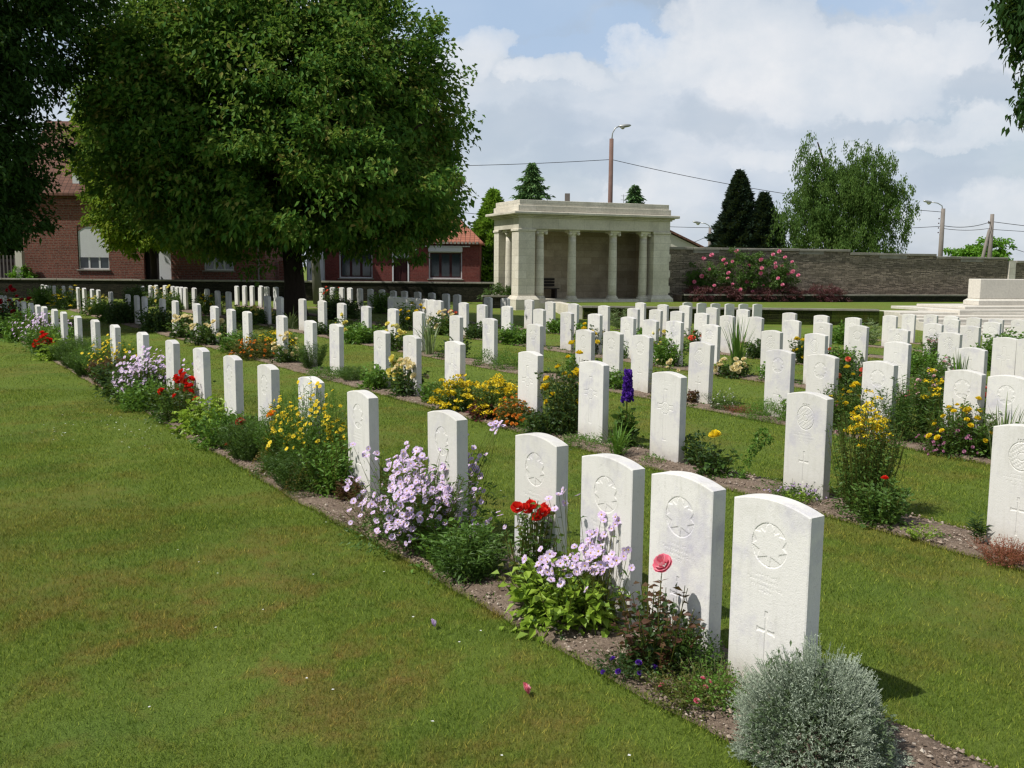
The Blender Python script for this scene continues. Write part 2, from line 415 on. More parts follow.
def blades():
    Vs = []
    def put(x, y, h, wd, lean):
        n = len(x); z = gz(x, y)
        a = rng.uniform(0, 2 * pi, n); b = rng.uniform(0, 2 * pi, n); l = rng.uniform(.1, lean, n) * h
        dx, dy = np.cos(a) * wd / 2, np.sin(a) * wd / 2
        Vs.append(np.stack([np.stack([x - dx, y - dy, z - .002], -1), np.stack([x + dx, y + dy, z - .002], -1),
                            np.stack([x + np.cos(b) * l, y + np.sin(b) * l, z + h], -1)], 1).reshape(-1, 3))
    for y0, y1, dens in ((1.7, 3.2, 22000), (3.2, 4.5, 17000), (4.5, 6.5, 12500), (6.5, 9, 7500), (9, 13, 3600), (13, 20, 1000), (20, 31, 200)):
        wl, wr = (1.0, 1.25) if y1 < 10 else (.64, .9); area = .5 * (wl + wr) * (y1 * y1 - y0 * y0)
        n = int(area * dens)
        y = np.sqrt(rng.uniform(y0 * y0, y1 * y1, n)); x = y * rng.uniform(-wl, wr, n)
        # mown lawn is patchy: thin it where the noise is low
        keep = ~in_bed(x, y, .01) & (rng.random(n) < .75 + .5 * fbm(x * 1.2, y * 1.2, 5) + .12 * fbm(x * 6, y * 6, 8))
        keep &= ~((y > 33.5) & (x > 1))
        x = x[keep]; y = y[keep]
        put(x, y, rng.uniform(.010, .024, len(x)) * (1 + .012 * y), .0015 + .00040 * y * rng.uniform(.6, 1.3, len(x)), 1.3)
    # longer fringe where the turf meets the beds
    for row, (s0, s1) in ROW_S.items():
        lo, hi = bedlimits(row)
        for side, w in ((0, lo), (1, hi)):
            for a, b, dens in ((s0, 4, 900), (4, 10, 420), (10, min(s1, 24), 120)):
                if b <= a: continue
                n = int((b - a) * dens); s = rng.uniform(a, b, n)
                ww = w + wig(s, row, side) + rng.normal(0, .012, n)
                x = X0[0] + DD[0] * s + NN[0] * ww; y = X0[1] + DD[1] * s + NN[1] * ww
                k = (y > 1.6); x = x[k]; y = y[k]
                put(x, y, rng.uniform(.015, .036, len(x)), .002 + .0005 * y, 1.2)
    V = np.concatenate(Vs); F = np.arange(len(V)).reshape(-1, 3)
    tag(obj('lawn_grass', V, F, BLADE), 'short mown green grass with rusty worn patches', 'grass', kind='stuff')
    print('blades', len(F))
blades()

# ------------------------------------------------------------------ headstones
def inpoly(x, z, P):
    c = np.zeros(x.shape, bool); n = len(P)
    for i in range(n):
        x1, z1 = P[i]; x2, z2 = P[(i + 1) % n]
        if z1 == z2: continue
        t = ((z1 > z) != (z2 > z)) & (x < (x2 - x1) * (z - z1) / (z2 - z1) + x1)
        c ^= t
    return c
LEAF = [(r_ * math.cos(R(a_)), r_ * math.sin(R(a_))) for a_, r_ in ((90, 1.12), (74, .80), (64, .60), (52, .84), (44, .74), (26, 1.12), (14, .86), (4, .74), (-8, 1.02), (-30, .62), (-46, .98), (-62, .66), (-80, .52))] + [(.05, -.98)]
LEAF = LEAF + [(-a, b) for a, b in LEAF[::-1] if a > .001]
def stone_mesh(kind, nx, nz, W=.381, T=.08, seed=1):
    r = np.random.default_rng(seed)
    us = np.linspace(-1, 1, nx); vs = np.linspace(0, 1, nz)
    U, Vv = np.meshgrid(us, vs); x = U * W / 2
    top = .782 + .031 * (1 - U ** 2); B = -.12
    z = B + (top - B) * Vv
    d = np.zeros(x.shape)
    ex = x
    if kind == 'maple':
        rr = np.hypot(ex, z - .63); R_ = .087
        lf = inpoly(ex / R_, (z - .63) / R_, LEAF)
        d += np.where((rr < R_) & ~lf, .0026, 0)
        d += np.where((rr > R_ * .965) & (rr < R_), .0012, 0)
    if kind == 'badge':
        rr = np.hypot(ex / 1.0, (z - .62) / 1.12)
        d += np.where((rr < .082) & (rr > .076), .0035, 0)
        d += np.where((rr < .070) & (np.sin(ex * 260) * np.sin(z * 210 + ex * 90) > .25) & (rr > .03), .0016, 0)
        d += np.where((rr < .026) & (rr > .021), .0025, 0)
        d += np.where((abs(z - .715) < .012) & (abs(ex) < .034) & (np.sin(ex * 420) > -.2), .004, 0)
    if kind in ('maple', 'badge'):
        c = (abs(ex) < .0045 + .003 * (abs(z - .245) > .095)) & (abs(z - .245) < .118)
        c |= (abs(z - .285) < .0055 + .004 * (abs(ex) > .038)) & (abs(ex) < .047)
        d += np.where(c, .0036, 0)
        lines = ((.505, .060), (.483, .105), (.461, .085), (.439, .045))
    if kind == 'broad':
        arm = .022
        c1 = (abs(ex) < arm) & (z > .20) & (z < .66); c2 = (abs(z - .50) < arm) & (abs(ex) < .105)
        c = c1 | c2
        inn = ((abs(ex) < arm - .005) & (z > .205) & (z < .655)) | ((abs(z - .50) < arm - .005) & (abs(ex) < .10))
        d += np.where(c & ~inn, .0042, 0) + np.where(inn, .001, 0)
        rr = np.hypot(ex, (z - .49) / 1.1)
        d = np.where(rr < .052, 0, d); d += np.where((rr < .052) & (rr > .046), .0035, 0)
        d += np.where((rr < .040) & (np.sin(ex * 300 + 1) * np.cos(z * 260) > .2), .002, 0)
        lines = ((.735, .075), (.715, .10), (.695, .06))
    # worn lines of small engraved marks
    if nx > 60:
        for zc, hw in lines:
            nch = int(hw * 2 / .0135)
            for i in range(nch):
                cx = -hw + (i + .5) * .0135
                if r.random() < .16: continue
                for _ in range(3):
                    a = cx + r.uniform(-.004, .004); hz = r.uniform(.3, 1) * .0065
                    if r.random() < .6: m = (abs(ex - a) < .0014) & (abs(z - zc) < hz)
                    else: m = (abs(z - zc - r.uniform(-.005, .005)) < .0014) & (abs(ex - cx) < .0045)
                    d = np.maximum(d, np.where(m, .0010, 0))
    for _ in range(1 if nx > 60 else 0):
        e = d.copy(); e[1:-1, 1:-1] = (d[1:-1, 1:-1] * 4 + d[:-2, 1:-1] + d[2:, 1:-1] + d[1:-1, :-2] + d[1:-1, 2:]) / 8; d = e
    # rounded arris and slight wear
    ed = np.minimum(W / 2 - abs(x), top - z); d += np.where(ed < .006, (.006 - ed) * .5, 0)
    d[:, 0] += .0; y = -T / 2 + d
    front = np.stack([x, y, z], -1).reshape(-1, 3)
    i = (np.arange(nz - 1)[:, None] * nx + np.arange(nx - 1)[None]).ravel()
    F = [tuple(q) for q in np.stack([i, i + 1, i + 1 + nx, i + nx], -1)]
    V = [tuple(v) for v in front]
    # rim ring from the front border to the back
    border = [j for j in range(nx)] + [j * nx + nx - 1 for j in range(1, nz)] + [(nz - 1) * nx + j for j in range(nx - 2, -1, -1)] + [j * nx for j in range(nz - 2, 0, -1)]
    m = len(border); prev = border
    for (yy, sh) in ((-T / 2 + .006, 0.0), (0.0, 0.0), (T / 2 - .005, 0.0), (T / 2, .005)):
        b = len(V); ring = []
        for k_, q in enumerate(border):
            vx, _, vz = front[q]
            V.append((vx * (1 - sh / (W / 2)), yy, vz - (sh if vz > .7 else 0))); ring.append(b + k_)
        for k_ in range(m):
            F.append((prev[k_], ring[k_], ring[(k_ + 1) % m], prev[(k_ + 1) % m]))
        prev = ring
    F.append(tuple(prev))
    me = bpy.data.meshes.new('headstone'); me.from_pydata(V, [], F); me.materials.append(WHITE)
    me.update(); return me
HI = {k: stone_mesh(k, 150, 320, seed=i) for i, k in enumerate(('maple', 'badge', 'broad'))}
MI_ = {k: stone_mesh(k, 84, 180, seed=i) for i, k in enumerate(('maple', 'badge', 'broad'))}
LO = {k: stone_mesh(k, 34, 70, seed=i) for i, k in enumerate(('maple', 'badge', 'broad'))}
ORD = 'first second third fourth fifth sixth seventh eighth ninth tenth eleventh twelfth thirteenth fourteenth fifteenth sixteenth seventeenth eighteenth nineteenth twentieth'.split()
ORD += ['twenty-' + o for o in ORD[:9]] + ['thirtieth'] + ['thirty-' + o for o in ORD[:9]]
ROWN = {1: 'front', 2: 'second', 3: 'third', 4: 'fourth', 5: 'fifth', 6: 'sixth', 7: 'seventh', 8: 'eighth'}
STONES = {
1:[0.18, 0.68, 1.19, 1.78, 2.78, 4.03, 5.04, 6.09, 7.13, 8.24, 9.54, 11.11, 12.97, 14.55, 16.26, 17.9, 19.11, 20.57, 21.53, 22.76, 24.21, 25.49, 27.26, 28.69, 29.45],
2:[0.83, 2.48, 4.04, 5.12, 6.23, 7.88, 9.02, 9.94, 11.57, 12.65, 13.99, 15.92, 16.95, 18.12, 19.46, 21.4, 22.67, 24.62, 25.57, 26.71, 29.19, 31.23, 32.38, 33.9, 35.15, 36.81, 38.53, 40.94, 42.4, 43.39, 44.54],
3:[2.62, 3.06, 4.02, 4.76, 5.37, 6.68, 7.83, 8.46, 9.12, 10.45, 11.83, 13.01, 14.48, 15.65, 16.96, 18.3, 19.46, 20.77, 22.43, 23.41, 26.96, 28.1, 29.33, 30.84, 32.0, 32.54, 33.09, 33.69, 34.82, 36.28, 37.25, 38.65],
4:[4.79, 5.88, 7.27, 8.13, 9.48, 10.38, 11.02, 11.65, 12.66, 13.59, 14.59, 15.86, 16.94, 17.81, 19.06, 19.445, 19.83, 20.215, 20.6, 20.985, 21.37, 21.755, 31.13, 32.12, 32.84, 33.81, 34.73, 35.71],
5:[5.65, 6.04, 6.98, 7.94, 8.76, 9.56, 10.28, 11.22, 11.98, 12.75, 13.51, 14.22, 14.99, 16.09, 17.34, 18.36, 19.35, 20.55, 21.49, 23.29, 23.97, 24.91, 25.9, 26.84, 27.7, 28.6, 29.58, 30.48, 31.39, 32.16, 33.08, 34.19],
6:[8.43, 9.21, 11.13, 11.99, 12.89, 14.35, 15.4, 16.4, 17.25, 18.18],
7:[9.73, 10.7, 12.32],
8:[10.77, 11.36, 11.95, 12.59, 13.17, 13.84]}
PROTO = {}
def place_stone(x, y, rz, kind, lod, label, group):
    key = (kind, id(lod))
    if key not in PROTO:
        o = bpy.data.objects.new('headstone', lod[kind]); PROTO[key] = o
    else:
        o = PROTO[key].copy()
    COL.objects.link(o)
    o.location = (x, y, float(gz(x, y)) + random.uniform(-.012, .008))
    o.rotation_euler = (R(random.gauss(0, .35)), R(random.gauss(0, .4)), rz + R(random.gauss(0, .5)))
    tag(o, label, 'headstone', group); return o
RZ = YAW - pi / 2
CARVE = {'maple': 'with maple leaf badge', 'badge': 'with round crest', 'broad': 'with broad cross'}
for row, ss in STONES.items():
    for i, s in enumerate(ss):
        if row == 1: kind = 'maple'
        elif row == 2: kind = ['badge', 'badge', 'broad', 'broad', 'broad', 'broad', 'badge', 'maple', 'badge'][i] if i < 9 else random.choice(['maple', 'badge'])
        elif row == 3: kind = random.choice(['maple', 'maple', 'maple', 'badge'])
        else: kind = random.choice(['maple', 'maple', 'badge', 'broad'])
        w = SP * (row - 1) + .04
        x, y = sw(s, w)
        lod = HI if y < 8 else (MI_ if y < 15 else LO)
        look = 'white headstone'
        if y < 15: look += ' ' + CARVE[kind]
        if row == 4 and 14 <= i <= 21: look = 'headstone in the tight touching block'
        elif y > 24: look = 'small distant headstone'
        place_stone(x, y, RZ, kind, lod, '%s, %s from near end of the %s row' % (look, ORD[i], ROWN[row]), 'white headstones in the %s row' % ROWN[row])
for i in range(6):
    x = 5.98 + .49 * i; y = 32.9 + .05 * i
    place_stone(x, y, R(29), 'maple', LO, 'grey shaded headstone before the terrace, %s from the pavilion' % ORD[i], 'six headstones facing the camera before the terrace')

# ------------------------------------------------------------------ plants
def unit(v): return v / (np.linalg.norm(v, axis=-1, keepdims=True) + 1e-9)
class LB:
    """numpy quads"""
    def __init__(s): s.V = []; s.F = []; s.M = []; s.n = 0
    def quads(s, Q, mi=0):
        n = len(Q)
        if n == 0: return
        s.V.append(Q.reshape(-1, 3)); s.F.append(np.arange(n * 4).reshape(-1, 4) + s.n); s.n += n * 4; s.M.append(np.full(n, mi))
    def grid(s, V, F, mi=0):
        s.V.append(V); s.F.append(F + s.n); s.n += len(V); s.M.append(np.full(len(F), mi))
    def build(s, name, mats, parent=None, smooth=False):
        if not s.V: return None
        return obj(name, np.concatenate(s.V), np.concatenate(s.F), mats, parent, np.concatenate(s.M), smooth)
def leafquads(P, D, L, W, droop=.25, flat=.5):
    n = len(P); D = unit(D)
    up = unit(rng.normal(0, 1 - flat, (n, 3)) + np.array([0, 0, flat * 2]))
    S = unit(np.cross(D, up)); Nn = np.cross(S, D)
    L = np.broadcast_to(L, (n,))[:, None] * rng.uniform(.65, 1.25, (n, 1)); W = np.broadcast_to(W, (n,))[:, None] * rng.uniform(.7, 1.2, (n, 1))
    mid = P + D * L * .45 + Nn * L * .06
    tip = P + D * L + np.array([0, 0, -1.]) * L * droop
    return np.stack([P, mid + S * W / 2, tip, mid - S * W / 2], 1)
def domepts(n, r, h, fr=(.25, 1), low=-.05, lump=.2):
    a = rng.uniform(0, 2 * pi, n); cz = rng.uniform(low, 1, n); rr = np.sqrt(np.clip(1 - cz ** 2, 0, 1))
    k = rng.uniform(fr[0] ** 2, fr[1], n) ** .5
    ph = rng.uniform(0, 6, 3)
    k = k * (1 - lump + lump * (np.sin(3 * a + ph[0]) * np.cos(4 * cz + ph[1]) + np.sin(7 * a + ph[2]) * .5))
    u = np.stack([rr * np.cos(a), rr * np.sin(a), cz], -1)
    P = u * k[:, None] * np.array([r, r, h]); P[:, 2] = np.maximum(P[:, 2], .01)
    return P, u
def dome(lb, n, r, h, L, W, mi=0, fr=(.25, 1), lump=.2, up=.35, droop=.25, flat=.5, low=-.05):
    P, u = domepts(n, r, h, fr, low, lump)
    lb.quads(leafquads(P, u * .8 + rng.normal(0, .6, (n, 3)) + np.array([0, 0, up]), L, W, droop, flat), mi)
def ribbons(lb, A, B, w, mi=0, bow=.12, seg=3):
    """thin stems: two crossed strips so they show from every side"""
    n = len(A); mid = (A + B) / 2 + rng.normal(0, 1, (n, 3)) * np.linalg.norm(B - A, axis=1, keepdims=True) * bow * .5
    T = np.linspace(0, 1, seg + 1)
    pts = [(1 - t) ** 2 * A + 2 * t * (1 - t) * mid + t * t * B for t in T]
    for sgn in (0, 1):
        S = np.array([1., 0, 0]) if sgn == 0 else np.array([0, 1., 0])
        for k in range(seg):
            lb.quads(np.stack([pts[k] - S * w / 2, pts[k] + S * w / 2, pts[k + 1] + S * w * .4, pts[k + 1] - S * w * .4], 1), mi)
    return pts
def stemleaves(lb, nst, per, r, h, L, W, mi=0, smi=1, spread=.8, sw_=.004, flat=.3, droop=.1, up=.5, lo=.08):
    a = rng.uniform(0, 2 * pi, nst); k = rng.random(nst) ** .5
    A = np.stack([np.cos(a) * k * r * .45, np.sin(a) * k * r * .45, np.zeros(nst)], -1)
    B = np.stack([np.cos(a) * k * r * spread, np.sin(a) * k * r * spread, h * rng.uniform(.65, 1, nst) * (1 - .25 * k)], -1)
    pts = ribbons(lb, A, B, sw_, smi, .12)
    for q in range(per):
        t = rng.uniform(lo, 1, nst)[:, None]
        P = A * (1 - t) + B * t + rng.normal(0, .004, (nst, 3))
        b = rng.uniform(0, 2 * pi, nst)
        D = np.stack([np.cos(b), np.sin(b), np.full(nst, up)], -1)
        lb.quads(leafquads(P, D, L, W, droop, flat), mi)
    return B
def straps(lb, n, r, h, W, mi=0, arch=.5):
    a = rng.uniform(0, 2 * pi, n); k = rng.uniform(.1, 1, n)
    base = np.stack([np.cos(a), np.sin(a), np.zeros(n)], -1) * (r * .25) * rng.random((n, 1))
    out = np.stack([np.cos(a), np.sin(a), np.zeros(n)], -1); S = np.stack([-np.sin(a), np.cos(a), np.zeros(n)], -1)
    H = h * rng.uniform(.6, 1.05, n)
    prev = None
    for i, t in enumerate(np.linspace(0, 1, 6)):
        rad = (r * k * t ** 1.6)[:, None]; z = (H * (t * 1.15 - arch * k * t ** 3 * .9))
        p = base + out * rad; p[:, 2] = np.maximum(z, .005)
        w = W * (1 - t ** 3) * .5 + .0008
        cur = (p - S * w, p + S * w)
        if prev: lb.quads(np.stack([prev[0], prev[1], cur[1], cur[0]], 1), mi)
        prev = cur
def daisies(lb, C, Nn, rad, npet=13, pm=0, cm=1, cup=.15, cr=.27):
    n = len(C); Nn = unit(Nn); ref = unit(rng.normal(0, 1, (n, 3))); U = unit(np.cross(Nn, ref)); V_ = np.cross(Nn, U)
    rad = np.broadcast_to(rad, (n,))[:, None] * rng.uniform(.8, 1.1, (n, 1))
    for k in range(npet):
        a = 2 * pi * k / npet + rng.uniform(-.1, .1, (n, 1)); d = U * np.cos(a) + V_ * np.sin(a); s = -U * np.sin(a) + V_ * np.cos(a)
        w = rad * (2 * pi / npet) * .62
        tip = C + d * rad * rng.uniform(.85, 1.05, (n, 1)) + Nn * rad * (cup + rng.uniform(-.12, .1, (n, 1)))
        b = C + d * rad * .15; m = C + d * rad * .62 + Nn * rad * cup
        lb.quads(np.stack([b, m + s * w, tip, m - s * w], 1), pm)
    for k in range(4):
        a = pi / 2 * k; d1 = U * cos(a) + V_ * sin(a); d2 = U * cos(a + pi / 2) + V_ * sin(a + pi / 2)
        lb.quads(np.stack([C + Nn * rad * .22, C + d1 * rad * cr + Nn * rad * .1, C + (d1 + d2) * rad * cr * .72 + Nn * rad * .05, C + d2 * rad * cr + Nn * rad * .1], 1), cm)
def roses(lb, C, Nn, rad, mi=0, rings=((.4, 4, 1.3), (.7, 5, .85), (.95, 6, .45), (1.0, 5, .05))):
    n = len(C); Nn = unit(Nn); ref = unit(rng.normal(0, 1, (n, 3))); U = unit(np.cross(Nn, ref)); V_ = np.cross(Nn, U)
    rad = np.broadcast_to(rad, (n,))[:, None] * rng.uniform(.75, 1.15, (n, 1))
    for fr, k_, tilt in rings:
        off = rng.uniform(0, 6)
        for k in range(k_):
            a = 2 * pi * k / k_ + off + rng.uniform(-.2, .2, (n, 1)); d = U * np.cos(a) + V_ * np.sin(a); s = -U * np.sin(a) + V_ * np.cos(a)
            w = rad * fr * (pi / k_) * 1.25
            b = C + d * rad * fr * .25 - Nn * rad * .25; m = C + d * rad * fr * .8 + Nn * rad * tilt * .35
            tip = C + d * rad * fr * (1.05) + Nn * rad * tilt * .62
            lb.quads(np.stack([b, m - s * w, tip - s * w * .5, tip + s * w * .35], 1), mi)
            lb.quads(np.stack([b, tip + s * w * .35, m + s * w, b + s * w * .2], 1), mi)
def corymbs(lb, C, rad, k=26, mi=0, size=.009):
    for _ in range(k):
        n = len(C); a = rng.uniform(0, 2 * pi, n); q = np.sqrt(rng.random(n)) * rad
        P = C + np.stack([np.cos(a) * q, np.sin(a) * q, rng.uniform(-.25, .25, n) * rad - .4 * q * q / rad], -1)
        D = rng.normal(0, .5, (n, 3)) + np.array([0, 0, 1.])
        lb.quads(leafquads(P, D * [1, 1, .5], size * 2, size * 2, 0, .7), mi)

G = dict(
 mid=((0.041, 0.086, 0.016), (0.074, 0.152, 0.026), (0.115, 0.207, 0.039)),
 dark=((0.022, 0.050, 0.013), (0.041, 0.088, 0.021), (0.068, 0.131, 0.031)),
 lime=((0.135, 0.235, 0.021), (0.230, 0.359, 0.034), (0.365, 0.497, 0.065)),
 fresh=((0.068, 0.145, 0.018), (0.108, 0.228, 0.029), (0.162, 0.304, 0.046)),
 grey=((0.095, 0.138, 0.072), (0.135, 0.193, 0.104), (0.203, 0.262, 0.143)),
 olive=((0.068, 0.097, 0.019), (0.121, 0.138, 0.029), (0.203, 0.179, 0.046)),
 bronze=((0.047, 0.022, 0.013), (0.101, 0.039, 0.023), (0.135, 0.083, 0.039)),
 maroon=((0.054, 0.011, 0.016), (0.115, 0.019, 0.029), (0.176, 0.041, 0.039)),
 ocher=((0.095, 0.110, 0.026), (0.216, 0.152, 0.039), (0.351, 0.207, 0.052)),
 silver=((.24, .30, .22), (.34, .40, .30), (.45, .50, .40)),
 iris=((0.095, 0.179, 0.033), (0.176, 0.276, 0.052), (0.378, 0.455, 0.130)),
 rust=((0.162, 0.048, 0.026), (0.297, 0.097, 0.058), (0.405, 0.179, 0.117)),
 straw=((.10, .075, .04), (.16, .12, .07), (.22, .18, .11)),
 pale=((.10, .16, .05), (.17, .24, .09), (.28, .34, .17)))
def LM(k): return leafmat('leaf_' + k, G[k], trans=.34 if k != 'silver' else .1)
PET = dict(
 lav=((.60, .42, .70), (.72, .57, .80), (.82, .74, .88)), wallpink=((.74, .12, .28), (.82, .28, .42), (.86, .52, .60)), yel=((.72, .50, .01), (.80, .62, .02), (.82, .70, .08)), gold=((.66, .38, .01), (.78, .50, .01), (.82, .60, .02)),
 lemon=((.78, .66, .10), (.82, .74, .22), (.85, .80, .35)), cream=((.80, .66, .30), (.84, .75, .45), (.86, .80, .62)),
 red=((.50, .008, .008), (.70, .02, .012), (.80, .05, .02)), crim=((.30, .004, .012), (.45, .008, .02), (.55, .02, .04)), coral=((.70, .10, .05), (.78, .16, .09), (.80, .26, .18)),
 pink=((.72, .12, .20), (.80, .25, .32), (.84, .45, .50)), mauve=((.45, .14, .30), (.58, .26, .42), (.70, .45, .55)), orange=((.62, .20, .02), (.74, .30, .04), (.80, .42, .10)),
 violet=((.06, .015, .22), (.11, .03, .36), (.18, .07, .48)), white=((.72, .72, .68), (.78, .78, .74), (.8, .8, .78)), fire=((.80, .10, .01), (.82, .28, .01), (.84, .55, .02)),
 ltpink=((.74, .42, .46), (.80, .55, .57), (.84, .72, .72)), eye=((.50, .30, .02), (.62, .42, .03), (.66, .5, .08)))
def PM(k): return petalmat('petal_' + k, PET[k], .25)
def heads(n, r, h, lo=.55, top=1.0, lump=.15, fr=.8):
    P, u = domepts(n, r, h, (fr, 1), lo, lump); return P * top, u
def root_dir(root):
    a = math.atan2(-.72, -.55) - root.rotation_euler.z
    return np.array([.8 * cos(a), .8 * sin(a), 0])
def plant_parts(kind, root, r, h, y):
    """build foliage, stems and blossoms under root; fewer, larger leaves when far off"""
    f = 1.0 if y < 7 else (.62 if y < 12 else (.35 if y < 20 else .2)); g = 1.0 if y < 7 else (1.25 if y < 12 else (1.65 if y < 20 else 2.2))
    fo = LB(); bl = LB(); q = lambda n: max(6, int(n * f))
    vol = (r / .25) ** 2 * (h / .35) ** .7
    def fol(mat, stem='olive'):
        return fo.build('foliage', [LM(mat), LM(stem)], root)
    def blo(*m): return bl.build('blossoms', [PM(k) for k in m], root)
    V3 = lambda n: np.tile([[0, 0, 1.]], (n, 1))
    if kind == 'silver':
        a = 12000; P, u = domepts(a, r, h, (.93, 1), -.35, .05)
        stemN = 3800
        P1, u1 = domepts(stemN, r * .97, h * .95, (.86, 1), -.3, .16)
        T = P1 + (u1 + rng.normal(0, .28, (stemN, 3)) + [0, 0, .5]) * .023 * rng.uniform(.4, 1.2, (stemN, 1))
        ribbons(fo, P1 * .78, T, .0022, 0, .1, 2)
        for _ in range(9):
            t = rng.uniform(.35, 1.02, (stemN, 1)); B = P1 * .78 * (1 - t) + T * t
            fo.quads(leafquads(B, u1 * .6 + rng.normal(0, .7, (stemN, 3)) + [0, 0, .4], .011, .0032, 0, .2), 0)
        dome(fo, 5000, r * .9, h * .88, .03, .01, 1, (.6, 1))
        fo.build('foliage', [LM('silver'), LM('grey')], root); return
    if kind in ('lowgreen', 'lavlow', 'whiteflower', 'violets', 'redlow', 'pinklow'):
        c = {'lowgreen': 'fresh', 'lavlow': 'mid', 'whiteflower': 'mid', 'violets': 'dark', 'redlow': 'olive', 'pinklow': 'mid'}[kind]
        stemleaves(fo, q(90 * vol + 60), 9, r, h, .016 * g, .008 * g, 0, 1, 1.25, .002)
        dome(fo, q(900 * vol + 300), r, h * .8, .018 * g, .011 * g)
        fol(c)
        if kind == 'lowgreen': return
        col = {'lavlow': 'lav', 'whiteflower': 'white', 'violets': 'violet', 'redlow': 'pink', 'pinklow': 'mauve'}[kind]
        n = {'lavlow': 40, 'whiteflower': 40, 'violets': 7, 'redlow': 6, 'pinklow': 60}[kind]
        C, u = heads(n, r, h, .2, 1.03)
        roses(bl, C, u + [0, 0, .7], (.013 if kind in ('violets', 'pinklow') else .008 if kind != 'redlow' else .012) * (1 + .3 * (g - 1)), 0); blo(col); return
    if kind in ('mound', 'darkmound', 'lance', 'ocherdome', 'fern', 'limetuft', 'sedum', 'brownlow', 'redtuft', 'maroonleaf', 'leafy', 'darkleaf', 'leafyred', 'limeleaf', 'palebush', 'greybush', 'spiky', 'palmtuft', 'archstem'):
        if kind == 'lance':
            stemleaves(fo, q(70), 26, r, h, .055 * g, .011 * g, 0, 0, 1.0, .004, .2, .15, .35, .1); dome(fo, q(900), r, h, .05 * g, .012 * g)
            return fol('mid')
        if kind == 'ocherdome':
            dome(fo, q(2600), r, h, .013 * g, .007 * g, 0, (.6, 1), .12); dome(fo, q(1500), r * 1.03, h * 1.03, .011 * g, .006 * g, 1, (.95, 1), .12)
            return fo.build('foliage', [LM('mid'), LM('ocher')], root)
        if kind == 'darkmound':
            dome(fo, q(2600), r, h, .017 * g, .009 * g, 0, (.5, 1), .15); return fol('mid')
        if kind == 'mound':
            dome(fo, q(2800 * vol), r, h, .022 * g, .007 * g, 0, (.5, 1), .15, .6); return fol('fresh')
        if kind == 'fern':
            stemleaves(fo, q(200 * vol), 38, r, h, .030 * g, .005 * g, 0, 0, 1.0, .003, .1, 0, .5); return fol('mid')
        if kind == 'limetuft':
            stemleaves(fo, q(30), 7, r, h, .03 * g, .010 * g, 0, 0, 1.2, .002); return fol('lime')
        if kind == 'sedum':
            stemleaves(fo, q(240 * vol + 60), 12, r, h, .012 * g, .006 * g, 0, 0, 1.2, .002); dome(fo, q(1500), r, h * .8, .012 * g, .008 * g); return fol('rust')
        if kind == 'brownlow':
            stemleaves(fo, q(90), 6, r, h, .022 * g, .009 * g, 0, 1, 1.5, .003, droop=.6); return fol('olive', 'straw')
        if kind == 'redtuft':
            stemleaves(fo, q(90 * vol + 14), 14, r, h, .04 * g, .014 * g, 0, 0, 1, .003); dome(fo, q(500 * vol), r, h * .8, .04, .018); return fol('bronze')
        if kind == 'maroonleaf':
            dome(fo, q(500), r, h, .04 * g, .035 * g, 0, (.5, 1)); return fol('maroon')
        if kind == 'palmtuft':
            stemleaves(fo, 4, 26, r * .4, h, .06, .012, 0, 0, .6, .005, .3, .1, .6, .3); return fol('dark')
        if kind == 'archstem':
            for i in range(3):
                e = np.array([.16 + .05 * i, -.05 + .06 * i, h * (1 - .12 * i)]); A = np.zeros((1, 3))
                for t in np.linspace(.2, 1, 14):
                    p = e * t; p[2] = h * (1 - .12 * i) * (1 - (1 - t) ** 2)
                    fo.quads(leafquads(np.tile(p, (7, 1)) + rng.normal(0, .008, (7, 3)), rng.normal(0, 1, (7, 3)) + [0, 0, .3], .035, .018), 0)
            dome(fo, 150, .08, .1, .03, .016); return fol('fresh')
        if kind == 'spiky':
            straps(fo, q(60), r, h, .012 * g, 0, .3); stemleaves(fo, q(20), 14, r * .7, h * .9, .06 * g, .008 * g, 0, 0); return fol('fresh')
        if kind == 'limeleaf':
            stemleaves(fo, q(44), 9, r, h, .065 * g, .040 * g, 0, 1, 1.0, .005, .6, .35, .25); dome(fo, q(380 * vol), r, h * .92, .065 * g, .042 * g, 0, (.5, 1), .25, .1, .35, .7)
            dome(fo, q(120), r * .85, h * .6, .06 * g, .035 * g, 2); return fo.build('foliage', [LM('lime'), LM('olive'), LM('mid')], root)
        if kind == 'palebush':
            stemleaves(fo, q(120), 22, r, h, .07 * g, .011 * g, 0, 0, 1.1, .004); return fol('pale')
        if kind == 'greybush':
            stemleaves(fo, q(110), 26, r, h, .055 * g, .010 * g, 0, 0, 1.0, .004); dome(fo, q(900), r, h, .05 * g, .010 * g); return fol('mid')
        c = {'leafy': 'fresh', 'darkleaf': 'dark', 'leafyred': 'mid'}[kind]
        stemleaves(fo, q(40 * vol + 12), 14, r, h, .042 * g, .022 * g, 0, 1, 1.0, .004); dome(fo, q(750 * vol + 120), r, h * .95, .042 * g, .022 * g, 0, (.3, 1), .25)
        fol(c)
        if kind == 'leafyred':
            roses(bl, np.array([[-.06, -.06, h * .95]]), V3(1), .028, 0); blo('red')
        return
